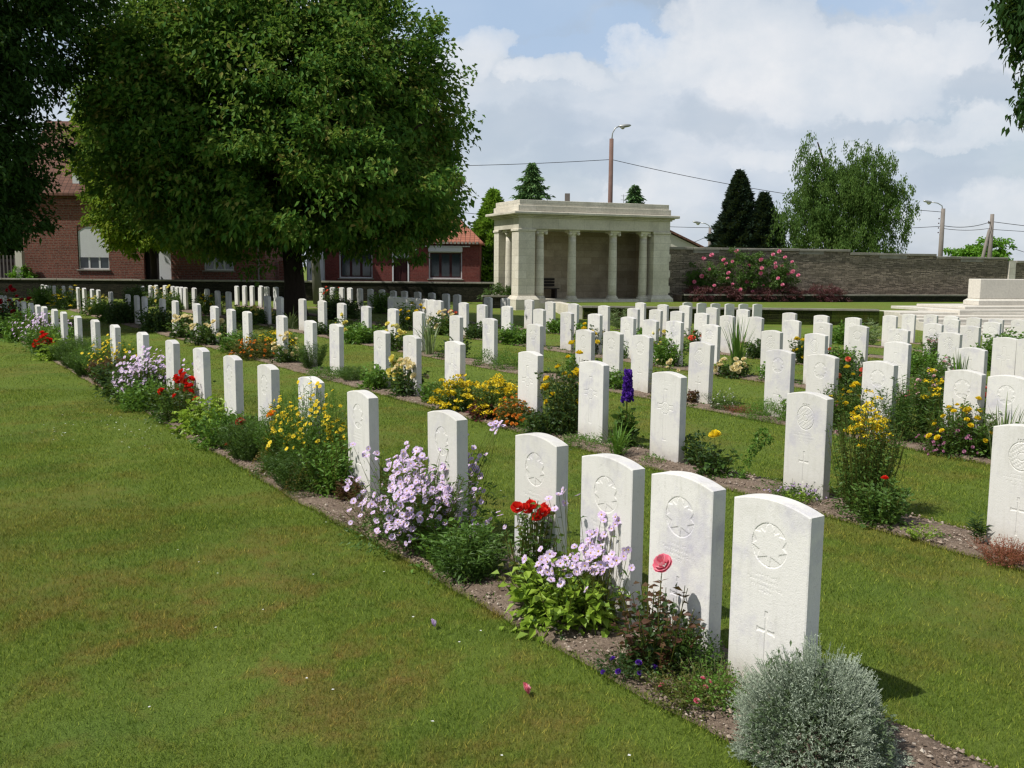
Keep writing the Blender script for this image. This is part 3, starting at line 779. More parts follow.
    if kind in ('aster', 'astersparse'):
        sp = kind == 'astersparse'
        n = int((560 if not sp else 130) * (1 if y < 12 else .6))
        C, u = domepts(n, r * 1.1, h, (.7, 1), .3 if not sp else .5, .25)
        C[:, 2] *= rng.uniform(.82, 1.05, n)
        if y < 7:  # heads gather in loose sprays
            k = rng.integers(0, n // 7, n); C = C[k] + rng.normal(0, .045, (n, 3)) * [1, 1, .7]
        base = C * [.28, .28, 0] + rng.normal(0, .02, (n, 3)) * [1, 1, 0]
        ribbons(fo, base, C, .0028 * g, 1, .12, 4)
        for _ in range(5 if not sp else 3):
            t = rng.uniform(.1, .85, (n, 1)); fo.quads(leafquads(base * (1 - t) + C * t, rng.normal(0, 1, (n, 3)) + [0, 0, .6], .045 * g, .010 * g), 0)
        if not sp: dome(fo, q(2200), r * .85, h * .66, .05 * g, .013 * g, 0, (.3, 1)); stemleaves(fo, q(70), 16, r, h * .8, .05 * g, .011 * g)
        fol('mid', 'olive')
        Nn = u * .3 + rng.normal(0, .4, (n, 3)) + root_dir(root) + [0, 0, .62]
        daisies(bl, C, Nn, .0225 * (1 + .3 * (g - 1)), 16 if y < 7 else 9, cr=.2)
        blo('lav', 'eye'); return
    if kind == 'yellowdaisy':
        n = int(240 * max(f, .5))
        C, u = domepts(n, r * 1.05, h, (.8, 1), .5, .2); C[:, 2] *= rng.uniform(.72, 1.03, n)
        base = C * [.35, .35, 0]; ribbons(fo, base, C, .0028 * g, 1, .1, 4)
        stemleaves(fo, q(210), 44, r, h * .88, .034 * g, .0046 * g, 0, 1, 1.0, .003, .1, 0, .5)
        fol('fresh', 'mid'); daisies(bl, C, u * .3 + rng.normal(0, .4, (n, 3)) + root_dir(root) * .8 + [0, 0, .6], .0185 * (1 + .4 * (g - 1)), 11, 0, 1, .1, .4); blo('yel', 'gold'); return
    if kind in ('yellowmound', 'achillea', 'orangeclump', 'yellowbush', 'yellowphlox', 'pinkphlox', 'tallyellow'):
        leafk = {'yellowmound': 'mid', 'achillea': 'mid', 'orangeclump': 'olive', 'yellowbush': 'mid', 'yellowphlox': 'mid', 'pinkphlox': 'mid', 'tallyellow': 'dark'}[kind]
        stemleaves(fo, q(70 * vol ** .6 + 20), 18, r, h * .95, .036 * g, (.014 if kind != 'tallyellow' else .02) * g, 0, 1, 1.0, .004)
        dome(fo, q(900 * vol ** .7 + 200), r, h * .85, .034 * g, .015 * g, 0, (.35, 1), .25)
        fol(leafk, 'olive')
        if kind == 'yellowmound':
            C, u = heads(q(90) + 26, r * 1.05, h * 1.04, .2, 1); corymbs(bl, C, .042 * (1 + .15 * g), int(34 if y < 12 else 20), 0, .0095 * g); blo('yel')
        elif kind == 'achillea':
            C, u = heads(9, r, h, .6, 1.05); corymbs(bl, C, .045, 30, 0, .009 * g); blo('yel')
        elif kind == 'orangeclump':
            C, u = heads(q(130) + 30, r * 1.05, h * 1.05, .1, 1); roses(bl, C, u + [0, 0, .6], .017 * g ** .7); blo('orange')
        elif kind == 'yellowbush':
            C, u = heads(64, r * .9, h, .72, 1.04); corymbs(bl, C, .032, 18, 0, .010); blo('yel')
        elif kind == 'yellowphlox':
            C, u = heads(q(34) + 10, r, h, .3, 1.04); roses(bl, C, u + [0, 0, .6], .026 * g ** .6, 0)
            C, u = heads(q(40) + 8, r, h * .6, .0, 1.04); roses(bl, C, u, .014 * g ** .6, 1); blo('yel', 'mauve')
        elif kind == 'pinkphlox':
            C, u = heads(q(50) + 12, r, h, .1, 1.04); roses(bl, C, u + [0, 0, .4], .018 * g ** .6, 0); blo('ltpink')
        else:
            C, u = heads(q(26) + 9, r * 1.05, h, .35, 1.05); roses(bl, C, u + [-.2, -.2, .6], .036 * g ** .5, 0); blo('yel')
        return
    if kind == 'delphinium':
        dome(fo, q(420), r * 1.1, h * .5, .06, .035, 0, (.4, 1)); stemleaves(fo, 12, 16, r, h * .75, .08, .05); ribbons(fo, np.zeros((2, 3)), np.array([[0, 0, h * .95], [.02, .02, h * .8]]), .008, 1, .02)
        fol('mid'); n = 54; z = np.linspace(h * .60, h * .98, n); a = np.arange(n) * 2.4; rr = .042 * rng.uniform(.7, 1.2, n) * (1.15 - (z - h * .55) / (h * .45) * .75)
        C = np.stack([np.cos(a) * rr, np.sin(a) * rr, z], -1); roses(bl, C, np.stack([np.cos(a), np.sin(a), 0 * a + .2], -1) + rng.normal(0, .3, (n, 3)), .026, 0); blo('violet'); return
    if kind in ('irispale', 'irisgreen'):
        straps(fo, q(95) if kind == 'irispale' else q(120), r * (1.2 if kind == 'irispale' else .9), h * 1.05, .014 * g, 0, .55 if kind == 'irispale' else .15)
        return fol('pale' if kind == 'irispale' else 'fresh')
    # roses of several colours
    spec = dict(pinkrose=('bronze', 'pink', 1, .043, 'dark'), redrose=('mid', 'red', 5, .031, 'olive'), scarletrose=('dark', 'red', 26, .036, 'mid'), darkrose=('dark', 'crim', 26, .05, 'dark'),
                firerose=('mid', 'fire', 1, .045, 'olive'), crimsonrose=('mid', 'crim', 3, .042, 'olive'), yellowrose=('dark', 'lemon' if y > 8 else 'yel', 10 if y > 8 else 1, .045, 'mid'),
                creamrose=('mid', 'cream', 17, .042, 'dark'), coralrose=('mid', 'coral', 6, .045, 'dark'), pinkcream=('dark', 'cream', 20, .045, 'mid'), rosebud=('mid', 'cream', 8, .022, 'olive'))
    lf, pc, nf, fr_, l2 = spec[kind]
    stemleaves(fo, q(30 * vol ** .5 + 8), 12, r, h * .9, .042 * g, .026 * g, 0, 1, 1, .005, .5, .2, .3)
    dome(fo, q(430 * vol + 60), r, h * .8, .04 * g, .026 * g, 2, (.3, 1), .3)
    fo.build('foliage', [LM(lf), LM('olive'), LM(l2)], root)
    if kind == 'redrose':
        h *= .72; C = np.array([[0, 0, h], [.04, -.02, h - .02], [-.045, .01, h - .01], [.075, .02, h - .03], [-.09, .0, h - .0], [.01, -.04, h - .04], [-.02, .04, h + .01], [.06, .05, h - .01]]); u = V3(8)
    elif nf == 1: C = np.array([[.0, -.02, h]]); u = V3(1) + [-.4, -.3, 0]
    else:
        C, u = heads(nf, r, h, .35 if kind != 'scarletrose' else .5, 1.03, .12)
        if kind == 'scarletrose': C[:nf * 2 // 3] *= [.6, .6, 1]
    st = LB(); ribbons(st, C * [.25, .25, .1], C - [0, 0, .01], .005, 0, .06); st.build('stems', [LM('olive')], root)
    roses(bl, C, u * .4 + rng.normal(0, .45, C.shape) + root_dir(root) * .7 + [0, 0, .6], fr_ * (1 + .25 * (g - 1)), 0)
    blo(pc)
CATS = dict(aster='aster', astersparse='aster', delphinium='delphinium', silver='shrub', irispale='iris', irisgreen='iris')
KINDNAME = dict(aster='aster_clump', astersparse='aster_clump', delphinium='delphinium', silver='cotton_lavender', irispale='iris_clump', irisgreen='iris_clump', yellowdaisy='daisy_clump',
                fern='feathery_plant', limeleaf='leafy_plant', leafy='leafy_plant', darkleaf='leafy_plant', sedum='sedum_plant', maroonleaf='heuchera')
def where(row, s):
    ss = STONES[row]; i = int(np.argmin([abs(a - s) for a in ss]))
    if abs(ss[i] - s) < .2: return 'before the %s headstone of the %s row' % (ORD[i], ROWN[row])
    j = i + 1 if s > ss[i] else i - 1
    if j < 0: return 'at the near end of the %s row' % ROWN[row]
    if j >= len(ss): return 'past the far end of the %s row' % ROWN[row]
    i, j = min(i, j), max(i, j)
    return 'between headstones %s and %s of the %s row' % (ORD[i], ORD[j], ROWN[row])
PLANTS = '''silver|1|-0.21|-.21|.32|.41|rounded silver-grey cotton lavender bush
lowgreen|1|0.25|-.22|.15|.11|low bright green ground-cover plant
redlow|1|0.30|-.33|.12|.09|low reddish plant with small pink blossoms
pinkrose|1|0.62|-.2|.15|.36|dwarf rose with dark red leaves and one pink bloom
darkmound|1|0.53|-.1|.13|.17|small rounded dark green shrub
violets|1|0.63|-.33|.12|.09|low plant with a few violet flowers
limeleaf|1|1.27|-.2|.24|.27|broad-leaved lime green leafy plant
astersparse|1|1.16|-.13|.27|.68|tall sparse lavender aster
redrose|1|1.66|-.12|.12|.5|small rose with a cluster of scarlet blooms
lance|1|2.06|-.27|.17|.25|dense dark green clump of lance-shaped leaves
aster|1|2.80|-.15|.44|.62|large spreading clump of lavender asters
brownlow|1|3.31|-.27|.2|.13|low brownish withered plant
redtuft|1|4.01|-.12|.09|.14|small tuft of dark red leaves
ocherdome|1|4.37|-.3|.13|.2|small domed shrub with ochre-tipped leaves
ocherdome|1|5.13|-.3|.13|.22|small olive shrub with ochre tips
yellowdaisy|1|4.66|-.1|.28|.80|tall feathery clump of yellow daisies
yellowdaisy|1|5.19|-.15|.22|.6|feathery clump of yellow daisies with ferny green leaves
firerose|1|5.23|-.25|.1|.38|rose with one orange and yellow bloom
crimsonrose|1|5.97|-.28|.12|.36|small rose with crimson and pink blooms
fern|1|5.82|-.25|.22|.33|soft green feathery bush
limeleaf|1|7.43|-.2|.26|.33|lime green leafy plant with broad leaves
scarletrose|1|8.33|-.25|.28|.5|rose bush crowned with many scarlet blooms
aster|1|10.12|-.12|.46|.66|rounded clump of pale lavender asters
darkleaf|1|9.96|-.3|.28|.36|dark green leafy bush
redtuft|1|11.97|-.3|.2|.42|bush with dark bronze leaves
yellowdaisy|1|12.74|-.1|.42|.66|broad drift of yellow daisies
fern|1|13.52|-.25|.3|.36|soft green feathery plant
limeleaf|1|16.50|-.25|.28|.36|yellow-green leafy plant
aster|1|20.27|-.1|.5|.68|far clump of pale lavender asters
scarletrose|1|17.47|-.42|.2|.4|small rose with bright red blooms
darkrose|1|24.96|-.2|.6|.95|large dark bush with deep red roses
darkrose|1|36.85|-.1|.6|1.0|dark bush with deep red roses at the lawn edge
sedum|2|0.74|-.28|.2|.12|rusty red mat of sedum
palmtuft|2|1.04|-.1|.09|.16|small dark spiky lily tuft
limetuft|2|1.29|-.3|.08|.09|small lime green tuft
yellowbush|2|1.96|0|.19|.72|tall leafy bush with a crown of yellow flowers
leafyred|2|1.68|-.2|.17|.28|green leafy plant with one orange-red flower
lavlow|2|2.44|-.16|.17|.12|low plant with small pale violet flowers
limetuft|2|2.30|-.28|.07|.1|small pale lime tuft
yellowrose|2|3.33|-.1|.15|.28|small rose with one yellow bloom
archstem|2|3.12|-.02|.1|.34|arching leafy green stem
darkleaf|2|3.73|.08|.1|.28|dark green leafy shrub
mound|2|4.01|-.2|.1|.08|small low green tuft
mound|2|5.00|-.25|.2|.1|low spreading green mound
spiky|2|4.40|-.28|.16|.24|clump of upright spiky green leaves
delphinium|2|4.72|.1|.13|.75|purple delphinium spire
tallyellow|2|5.65|.08|.24|.92|tall dark shrub rose with yellow blooms
darkleaf|2|5.63|-.22|.18|.26|low dark green plant with reddish stems
orangeclump|2|6.25|-.18|.18|.28|clump of soft orange flowers
maroonleaf|2|6.82|-.25|.13|.22|dark maroon heuchera
yellowmound|2|6.80|-.05|.24|.42|mound of flat golden yellow flower heads
yellowmound|2|7.50|-.2|.24|.38|dense mound of bright yellow flowers
creamrose|2|8.97|-.12|.22|.42|rose with cream and butter yellow blooms
leafy|2|9.83|-.15|.22|.3|fresh green leafy plant
yellowrose|2|9.34|-.05|.1|.45|small rose with a golden yellow bloom
mound|2|11.27|-.3|.28|.16|low bright green grassy mound
fern|2|12.55|-.02|.18|.42|soft green fern-like tuft
orangeclump|2|14.73|-.2|.42|.34|broad clump of burnt orange flowers
creamrose|2|13.77|-.02|.24|.44|rose with pale cream blooms
yellowmound|2|14.91|.2|.35|.5|mound of golden yellow flowers
creamrose|2|18.14|-.1|.42|.6|large rose bush with scattered cream blooms
creamrose|2|20.25|-.1|.3|.5|leafy rose with faded cream blooms
darkleaf|2|22.55|-.1|.45|.55|dark leafy bush
darkleaf|2|26.31|-.1|.45|.6|shaded dark shrub
yellowrose|2|31.03|-.1|.5|.6|rose bush with pale yellow blooms
yellowmound|2|35.95|-.1|.7|.7|broad bank of yellow flowers
leafy|2|42.10|-.1|.6|.7|shaded green shrub
leafy|3|2.73|.1|.3|.4|green leafy bush
irispale|3|2.53|-.2|.25|.55|pale green clump of long arching blades
yellowphlox|3|2.96|-.15|.28|.55|bush with yellow roses and pink phlox
pinklow|3|3.10|-.25|.2|.25|low plant with mauve-pink flowers
greybush|3|3.69|.0|.27|.62|grey-green bush of narrow leaves
achillea|3|3.45|.1|.15|.72|tall plant with flat yellow flower heads
yellowphlox|3|4.33|-.05|.25|.6|bush with stacked yellow flowers
mound|3|5.36|-.18|.3|.22|deep green spreading mound
sedum|3|5.79|-.15|.22|.1|rusty red low sedum
whiteflower|3|6.10|-.15|.18|.25|small plant with tiny white flowers
redtuft|3|6.73|-.12|.12|.18|small reddish tuft
irispale|3|7.31|.1|.18|.4|clump of arching pale blades
rosebud|3|7.31|-.05|.2|.5|rose with pale buds
mound|3|11.10|-.1|.26|.3|rounded dark green bush
mound|3|11.77|-.1|.22|.28|small rounded green bush
irispale|3|13.84|-.1|.34|.75|large tuft of long yellow-green iris blades
yellowrose|3|15.03|-.3|.3|.5|rose with butter yellow blooms
leafy|3|16.86|-.15|.42|.4|leafy bush dotted with yellow flowers
yellowrose|3|18.07|.1|.4|.55|low rose with small lemon yellow blooms
darkleaf|3|19.39|-.1|.3|.28|low dark green clump
irispale|3|21.41|-.1|.3|.55|tuft of pale arching leaves
yellowrose|3|23.60|-.1|.4|.55|rose with deep yellow blooms
leafy|3|25.09|-.1|.4|.45|green leafy clump
yellowphlox|3|28.64|-.1|.5|.7|shaded bush with yellow blooms
yellowrose|3|32.63|-.1|.7|.8|broad bush with pale yellow roses
creamrose|3|35.60|-.1|.5|.7|bush with cream yellow roses
darkleaf|3|38.66|-.1|.6|.8|dark shrub
creamrose|4|8.74|-.22|.28|.3|low rose with cream yellow blooms
irisgreen|4|8.87|0|.26|.72|tall tuft of upright green iris blades
coralrose|4|6.58|-.15|.3|.5|rose with coral red blooms
darkleaf|4|6.85|.0|.28|.45|dark leafy bush
leafy|4|10.42|-.1|.3|.5|leafy green bush
yellowrose|4|10.86|.1|.2|.62|slender rose with a yellow bloom
redlow|4|5.47|-.15|.3|.16|low reddish plant
pinkphlox|4|5.21|-.05|.28|.62|tall bush with pale pink flowers
irisgreen|4|4.89|-.1|.14|.6|thin upright green blades
coralrose|4|4.36|-.15|.24|.45|plant with coral red flowers
tallyellow|4|12.75|-.1|.3|.7|yellow-flowered bush
leafy|4|15.39|-.1|.4|.35|low green plant
pinkcream|4|18.40|-.25|.42|.6|rose with peach and cream blooms
tallyellow|4|20.07|-.3|.42|.85|dark bush topped with yellow flowers
coralrose|4|18.41|.1|.3|.6|shrub with dark red blooms
darkleaf|4|25.15|-.1|.6|.6|dark low shrub
coralrose|5|12.82|-.1|.25|.55|rose with coral blooms
tallyellow|5|9.84|-.1|.28|.6|bush with bright yellow flowers
leafy|5|8.95|-.1|.3|.4|fresh green leafy plant
leafy|5|7.34|-.1|.35|.5|bright green bush
coralrose|5|9.20|-.2|.2|.4|small rose with coral blooms
leafy|5|14.63|-.1|.3|.35|low green plant
coralrose|5|32.60|-.1|.5|.9|shrub with bright coral red blooms
leafy|5|28.16|-.1|.5|.7|green shrub
darkleaf|5|24.86|-.1|.5|.6|dark green shrub
leafy|5|16.51|-.1|.4|.4|low leafy plant
pinkphlox|6|8.98|-.1|.3|.6|bush with pink and white flowers
leafy|6|7.75|-.1|.4|.6|green shrub
palebush|6|18.72|-.1|.4|.62|pale silvery-green bush
leafy|7|13.39|-.1|.5|.5|low green bush
palebush|7|13.02|.2|.4|.6|pale green bush by the low terrace wall
leafy|7|9.29|0|.4|.6|green shrub
leafy|1|2.34|-.2|.2|.24|fresh green foliage tucked under the aster clump
leafy|1|4.28|-.12|.2|.4|fresh green leafy plant
fern|1|4.58|-.28|.2|.28|low feathery green plant
leafy|1|6.61|-.25|.24|.3|bright green leafy plant
leafy|1|9.45|-.32|.3|.3|bright green bushy plant
darkleaf|1|10.94|-.28|.3|.4|dark green bushy plant
fern|1|14.91|-.2|.35|.45|green feathery bush
leafy|1|18.35|-.2|.4|.5|green leafy bush
leafy|1|21.78|-.2|.5|.6|green bush
mound|2|5.87|-.22|.14|.16|small low green mound
leafy|2|8.18|-.1|.18|.24|small green leafy plant
fern|2|10.76|-.1|.16|.2|small feathery tuft
leafy|2|16.35|-.1|.3|.35|green leafy bush
leafy|2|27.70|-.1|.5|.5|green bush
leafy|3|8.28|-.1|.2|.3|small green bush
leafy|3|9.37|.1|.24|.45|slender green bush
darkleaf|3|13.06|.0|.25|.35|dark green plant
leafy|3|5.04|.0|.2|.3|green leafy plant
leafy|4|7.96|-.1|.25|.3|low green bush
leafy|4|11.82|-.05|.25|.35|low green plant
darkleaf|4|16.88|-.1|.35|.35|dark low plant
leafy|4|6.14|-.1|.25|.3|green leafy plant
darkleaf|5|10.98|-.1|.3|.35|dark green plant
leafy|5|17.77|-.1|.35|.35|green plant'''
seen = {}
for ln in PLANTS.strip().split('\n'):
    kind, row, s, off, r, h, desc = ln.split('|'); row = int(row); s, off, r, h = map(float, (s, off, r, h))
    x, y = sw(s, SP * (row - 1) + .04 + off)
    nm = KINDNAME.get(kind, 'rose_bush' if 'rose' in kind else 'flowering_plant' if any(k in kind for k in ('yellow', 'pink', 'violet', 'white', 'lav', 'orange', 'achillea')) else 'garden_plant')
    root = empty(nm, (x, y, float(gz(x, y)) + .012), random.uniform(0, 6) if kind not in ('redrose', 'archstem') else 0)
    root.scale = (1, 1, 1)
    lab = '%s %s' % (desc, where(row, s)); wds = lab.replace('-', ' ').split()
    if len(wds) > 16:
        ss_ = STONES[row]; lab = '%s by the %s stone, %s row' % (desc, ORD[int(np.argmin([abs(a_ - s) for a_ in ss_]))], ROWN[row])
    if lab in seen: lab = lab.replace(desc, 'another ' + desc)
    seen[lab] = 1
    tag(root, lab, CATS.get(kind, 'rose bush' if 'rose' in kind else 'plant'), 'plants in the %s flower bed' % ROWN[row])
    plant_parts(kind, root, r * ((1.45 if row <= 2 else 1.3) if kind not in ('silver', 'sedum', 'delphinium') else 1.0), h * ((1.26 if row <= 2 else 1.18) if kind not in ('silver', 'tallyellow', 'delphinium', 'irispale') else 1.0), y)
def clods():
    O = np.array([[1, 0, 0], [-1, 0, 0], [0, 1, 0], [0, -1, 0], [0, 0, 1], [0, 0, -1.]]); T = np.array([[0, 2, 4], [2, 1, 4], [1, 3, 4], [3, 0, 4], [2, 0, 5], [1, 2, 5], [3, 1, 5], [0, 3, 5]])
    Vs = []; Fs = []; nb = 0
    for row, cnt, smax in ((1, 15000, 14), (2, 15000, 16), (3, 5000, 16), (4, 3000, 18)):
        lo, hi = bedlimits(row); s = ROW_S[row][0] + (smax - ROW_S[row][0]) * rng.random(cnt) ** 1.6; w = rng.uniform(lo + .01, hi - .01, cnt)
        x = X0[0] + DD[0] * s + NN[0] * w; y = X0[1] + DD[1] * s + NN[1] * w
        c = np.stack([x, y, gz(x, y) + .026 + rng.uniform(-.004, .006, cnt)], -1)
        sz = .0035 + .012 * rng.random(cnt) ** 4
        v = O[None] * sz[:, None, None] * rng.uniform(.5, 1.3, (cnt, 6, 1)); v[:, :, 2] *= .7
        a = rng.uniform(0, 6, cnt)[:, None]; vx = v[:, :, 0] * np.cos(a) - v[:, :, 1] * np.sin(a); vy = v[:, :, 0] * np.sin(a) + v[:, :, 1] * np.cos(a)
        v = np.stack([vx, vy, v[:, :, 2]], -1) + c[:, None]
        Vs.append(v.reshape(-1, 3)); Fs.append((T[None] + (np.arange(cnt) * 6)[:, None, None]).reshape(-1, 3) + nb); nb += cnt * 6
    m, nt, out = new_mat('soil_clod'); bsdf(nt, out, ramp(nt, island(nt), [(0, (.13, .095, .07)), (.5, (.27, .21, .165)), (.9, (.38, .31, .25)), (1, (.5, .45, .38))]), .95)
    tag(obj('soil_gravel', np.concatenate(Vs), np.concatenate(Fs), m), 'crumbs of dry brown soil and grit on the flower beds', 'soil', kind='stuff')
clods()
# small weeds scattered through the bare soil
def weeds():
    lb = LB()
    for row in range(1, 6):
        lo, hi = bedlimits(row); s0, s1 = ROW_S[row]
        n = 90
        s = rng.uniform(s0, min(s1, 26), n); w = rng.uniform(lo + .05, hi - .05, n)
        for a, b in zip(s, w):
            x, y = sw(a, b); P = np.tile([[x, y, float(gz(x, y)) + .02]], (14, 1)) + rng.normal(0, .03, (14, 3)) * [1, 1, .1]
            lb.quads(leafquads(P, rng.normal(0, 1, (14, 3)) * [1, 1, .2] + [0, 0, .6], .03 if row < 3 else .06, .012 if row < 3 else .03), 0)
    o = lb.build('undergrowth', [LM('mid')]); tag(o, 'scattered small green weeds in the soil of the beds', 'weeds', kind='stuff')
weeds()
def petals():
    lb = LB(); 
    spots = [(410, .9, 3.2, 30)]
    n = 46; x = rng.uniform(-2.2, .9, n); y = rng.uniform(3.0, 9, n); k = ~in_bed(x, y); x = x[k]; y = y[k]
    P = np.stack([x, y, gz(x, y) + .026], -1); lb.quads(leafquads(P, rng.normal(0, 1, P.shape) * [1, 1, .1], .014, .012, 0, .9), 0)
    # drift of clover heads across the left lawn
    n = 170; t = rng.random(n); x = -4.9 + 3.2 * t + rng.normal(0, .25, n); y = 10.1 - .55 * t + rng.normal(0, .55, n); k = ~in_bed(x, y); x = x[k]; y = y[k]
    P = np.stack([x, y, gz(x, y) + .03], -1); lb.quads(leafquads(P, rng.normal(0, 1, P.shape) * [1, 1, .1], .018, .016, 0, .9), 0)
    o = lb.build('clover_heads', [PM('white')]); tag(o, 'tiny white clover heads scattered over the lawn', 'clover', kind='stuff')
petals()
def fallen(px, py, c, lab):
    lb = LB(); roses(lb, np.array([[0, 0, .03]]), np.array([[.8, 0, .4]]), .022, 0)
    o = lb.build('fallen_bloom', [PM(c)]); o.location = (px, py, float(gz(px, py))); tag(o, lab, 'flower', 'blooms fallen on the lawn')
fallen(.065, 3.62, 'pink', 'pink bloom fallen on the grass in front of the lime green plant')
fallen(-.36, 4.32, 'lav', 'pale lilac bloom fallen on the grass below the large aster clump')

# ------------------------------------------------------------------ buildings
def wall_open(m, L, H, ops, T=.3, x0=0., arch=()):
    """wall in the local xz plane with real openings; ops = (xa, xb, za, zb)"""
    xs = sorted({x0, x0 + L, *[o[0] for o in ops], *[o[1] for o in ops]}); zs = sorted({0., H, *[o[2] for o in ops], *[o[3] for o in ops]})
    for i in range(len(xs) - 1):
        for j in range(len(zs) - 1):
            cx, cz = (xs[i] + xs[i + 1]) / 2, (zs[j] + zs[j + 1]) / 2
            if any(o[0] < cx < o[1] and o[2] < cz < o[3] for o in ops): continue
            a, b, c, d = xs[i], xs[i + 1], zs[j], zs[j + 1]
            m.add([(a, 0, c), (b, 0, c), (b, 0, d), (a, 0, d), (a, T, c), (b, T, c), (b, T, d), (a, T, d)], [(0, 1, 2, 3), (7, 6, 5, 4)])
    for a, b, c, d in ops:
        m.add([(a, 0, c), (b, 0, c), (b, 0, d), (a, 0, d), (a, T, c), (b, T, c), (b, T, d), (a, T, d)], [(0, 4, 5, 1), (1, 5, 6, 2), (2, 6, 7, 3), (3, 7, 4, 0)])
    a, b, d = x0, x0 + L, H
    m.add([(a, 0, 0), (a, T, 0), (a, T, d), (a, 0, d)], [(0, 1, 2, 3)]); m.add([(b, 0, 0), (b, T, 0), (b, T, d), (b, 0, d)], [(3, 2, 1, 0)])
def window(root, a, b, c, d, mull, yy=.1, sill=True, transom=None, shutter=None, frame=None):
    frame = frame or PLASTIC; t = .07
    m = MB(); m.box(a, a + t, yy, yy + .07, c, d); m.box(b - t, b, yy, yy + .07, c, d)
    m.box(a + t, b - t, yy, yy + .07, c, c + t); m.box(a + t, b - t, yy, yy + .07, d - t, d)
    for k in range(1, mull):
        x = a + (b - a) * k / mull; m.box(x - .045, x + .045, yy + .003, yy + .067, c + t, d - t)
    if transom: m.box(a + t, b - t, yy + .006, yy + .064, transom - .03, transom + .03)
    w = m.build('window', [frame], root)
    MB().box(a + .02, b - .02, yy + .03, yy + .045, c + .02, d - .02).build('pane', [GLASS], w)
    k = MB()
    for i in range(26):
        x = a + .06 + (b - a - .12) * i / 26; wv = .02 * (i % 2)
        k.box(x, x + (b - a - .12) / 27, yy + .12 + wv, yy + .13 + wv, c + .05, d - .1)
    k.build('curtain', [CURT], w)
    if sill: MB().box(a - .08, b + .08, -.07, yy, c - .07, c - .003, bev=.01).build('sill', [COPE if frame is PLASTIC else PLASTIC], w)
    if shutter:
        s = MB(); z = shutter
        while z < d - .01:
            s.box(a + .03, b - .03, yy - .045, yy - .006, z, min(z + .052, d - .003)); z += .056
        s.build('roller_shutter', [PLASTIC], w)
    return w
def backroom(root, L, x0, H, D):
    m = MB(); m.box(x0 + .3, x0 + L - .3, .9, D, .02, H - .05); m.build('dark_interior', [DARK], root)  # near-black block stands in for the unlit rooms

# two storey house
h1 = empty('brick_house', (-25.3, 50, -.05)); tag(h1, 'tall dark red brick house with shuttered arched window behind the big tree', 'house')
L1 = 12.5; H1 = 5.3
ops1 = [(2.8, 4.4, 1.45, 3.7), (6.2, 7.6, 0., 2.75), (9.3, 10.85, 1.45, 3.7)]
m = MB(); wall_open(m, L1, H1, ops1); m.box(.0, .3, .3, 8, 0, H1); m.box(L1 - .3, L1, .3, 8, 0, H1); m.box(.3, L1 - .3, 7.7, 8, 0, H1)
m.build('wall', [BRICK1], h1)
MB().box(0, L1, -.05, -.003, H1 - .62, H1 - .3).build('string_course', [BRICK1], h1)
MB().box(-.15, L1 + .15, -.28, -.06, H1 - .12, H1 + .02, bev=.03).build('gutter', [POLE], h1)
for a, b, c, d in (ops1[0], ops1[2]):
    w = window(h1, a, b, c, d, 3, shutter=c + .62 if a < 5 else d - .3)
    ar = MB()   # segmental brick arch filling the head of the opening
    n = 12; pts = [(a + (b - a) * i / n, d - .32 + .32 * (1 - (2 * i / n - 1) ** 2)) for i in range(n + 1)]
    for i in range(n):
        (xa, za), (xb, zb) = pts[i], pts[i + 1]
        if min(za, zb) >= d - .001: continue
        ar.add([(xa, .03, za), (xb, .03, zb), (xb, .03, d), (xa, .03, d), (xa, .12, za), (xb, .12, zb), (xb, .12, d), (xa, .12, d)], [(0, 1, 2, 3), (0, 4, 5, 1)])
    ar.build('arch', [BRICK1], h1)
dr = MB().box(6.95, 7.57, .1, .16, .02, 2.4, bev=.01).build('door', [PLASTIC], h1); MB().box(7.0, 7.05, .06, .1, 1.0, 1.12).build('handle', [METAL], dr)
MB().box(6.24, 6.93, .2, .24, .02, 2.7).build('doorway_dark', [DARK], h1)  # dark sheet stands in for the unlit gap beside the door
backroom(h1, L1, 0, H1, 7.6)
rf = MB(); e = .35; zr = H1 + 4.2
rf.add([(-e, -e, H1), (L1 + e, -e, H1), (L1 + e, 4, zr), (-e, 4, zr), (-e, 8 + e, H1), (L1 + e, 8 + e, H1), (-e, -e, H1 - .12), (L1 + e, -e, H1 - .12), (-e, 8 + e, H1 - .12), (L1 + e, 8 + e, H1 - .12)],
       [(0, 1, 2, 3), (3, 2, 5, 4), (0, 6, 7, 1), (6, 8, 9, 7), (0, 3, 4, 8, 6), (1, 7, 9, 5, 2)])
rfo = rf.build('roof', [ROOFD], h1)
dm = MB(); dm.box(2.6, 4.2, .2, 2.4, H1 + .05, H1 + 1.9); dmo = dm.build('dormer', [PLASTIC], h1)
MB().add([(2.45, .05, H1 + 1.9), (4.35, .05, H1 + 1.9), (3.4, .05, H1 + 2.6), (2.45, 3.2, H1 + 1.9), (4.35, 3.2, H1 + 1.9), (3.4, 3.2, H1 + 2.6)], [(0, 1, 2), (5, 4, 3), (0, 2, 5, 3), (2, 1, 4, 5), (1, 0, 3, 4)]).build('dormer_roof', [ROOFD], dmo)
MB().box(2.95, 3.85, .16, .197, H1 + .35, H1 + 1.65).build('pane', [GLASS], dmo)
MB().tube([(L1 - .35, -.08, 0), (L1 - .35, -.08, H1 - .1)], .05, 8).build('drainpipe', [POLE], h1)
MB().box(4.6, 5.2, 3.6, 4.2, zr - .6, zr + 1).build('chimney', [BRICK1], h1)
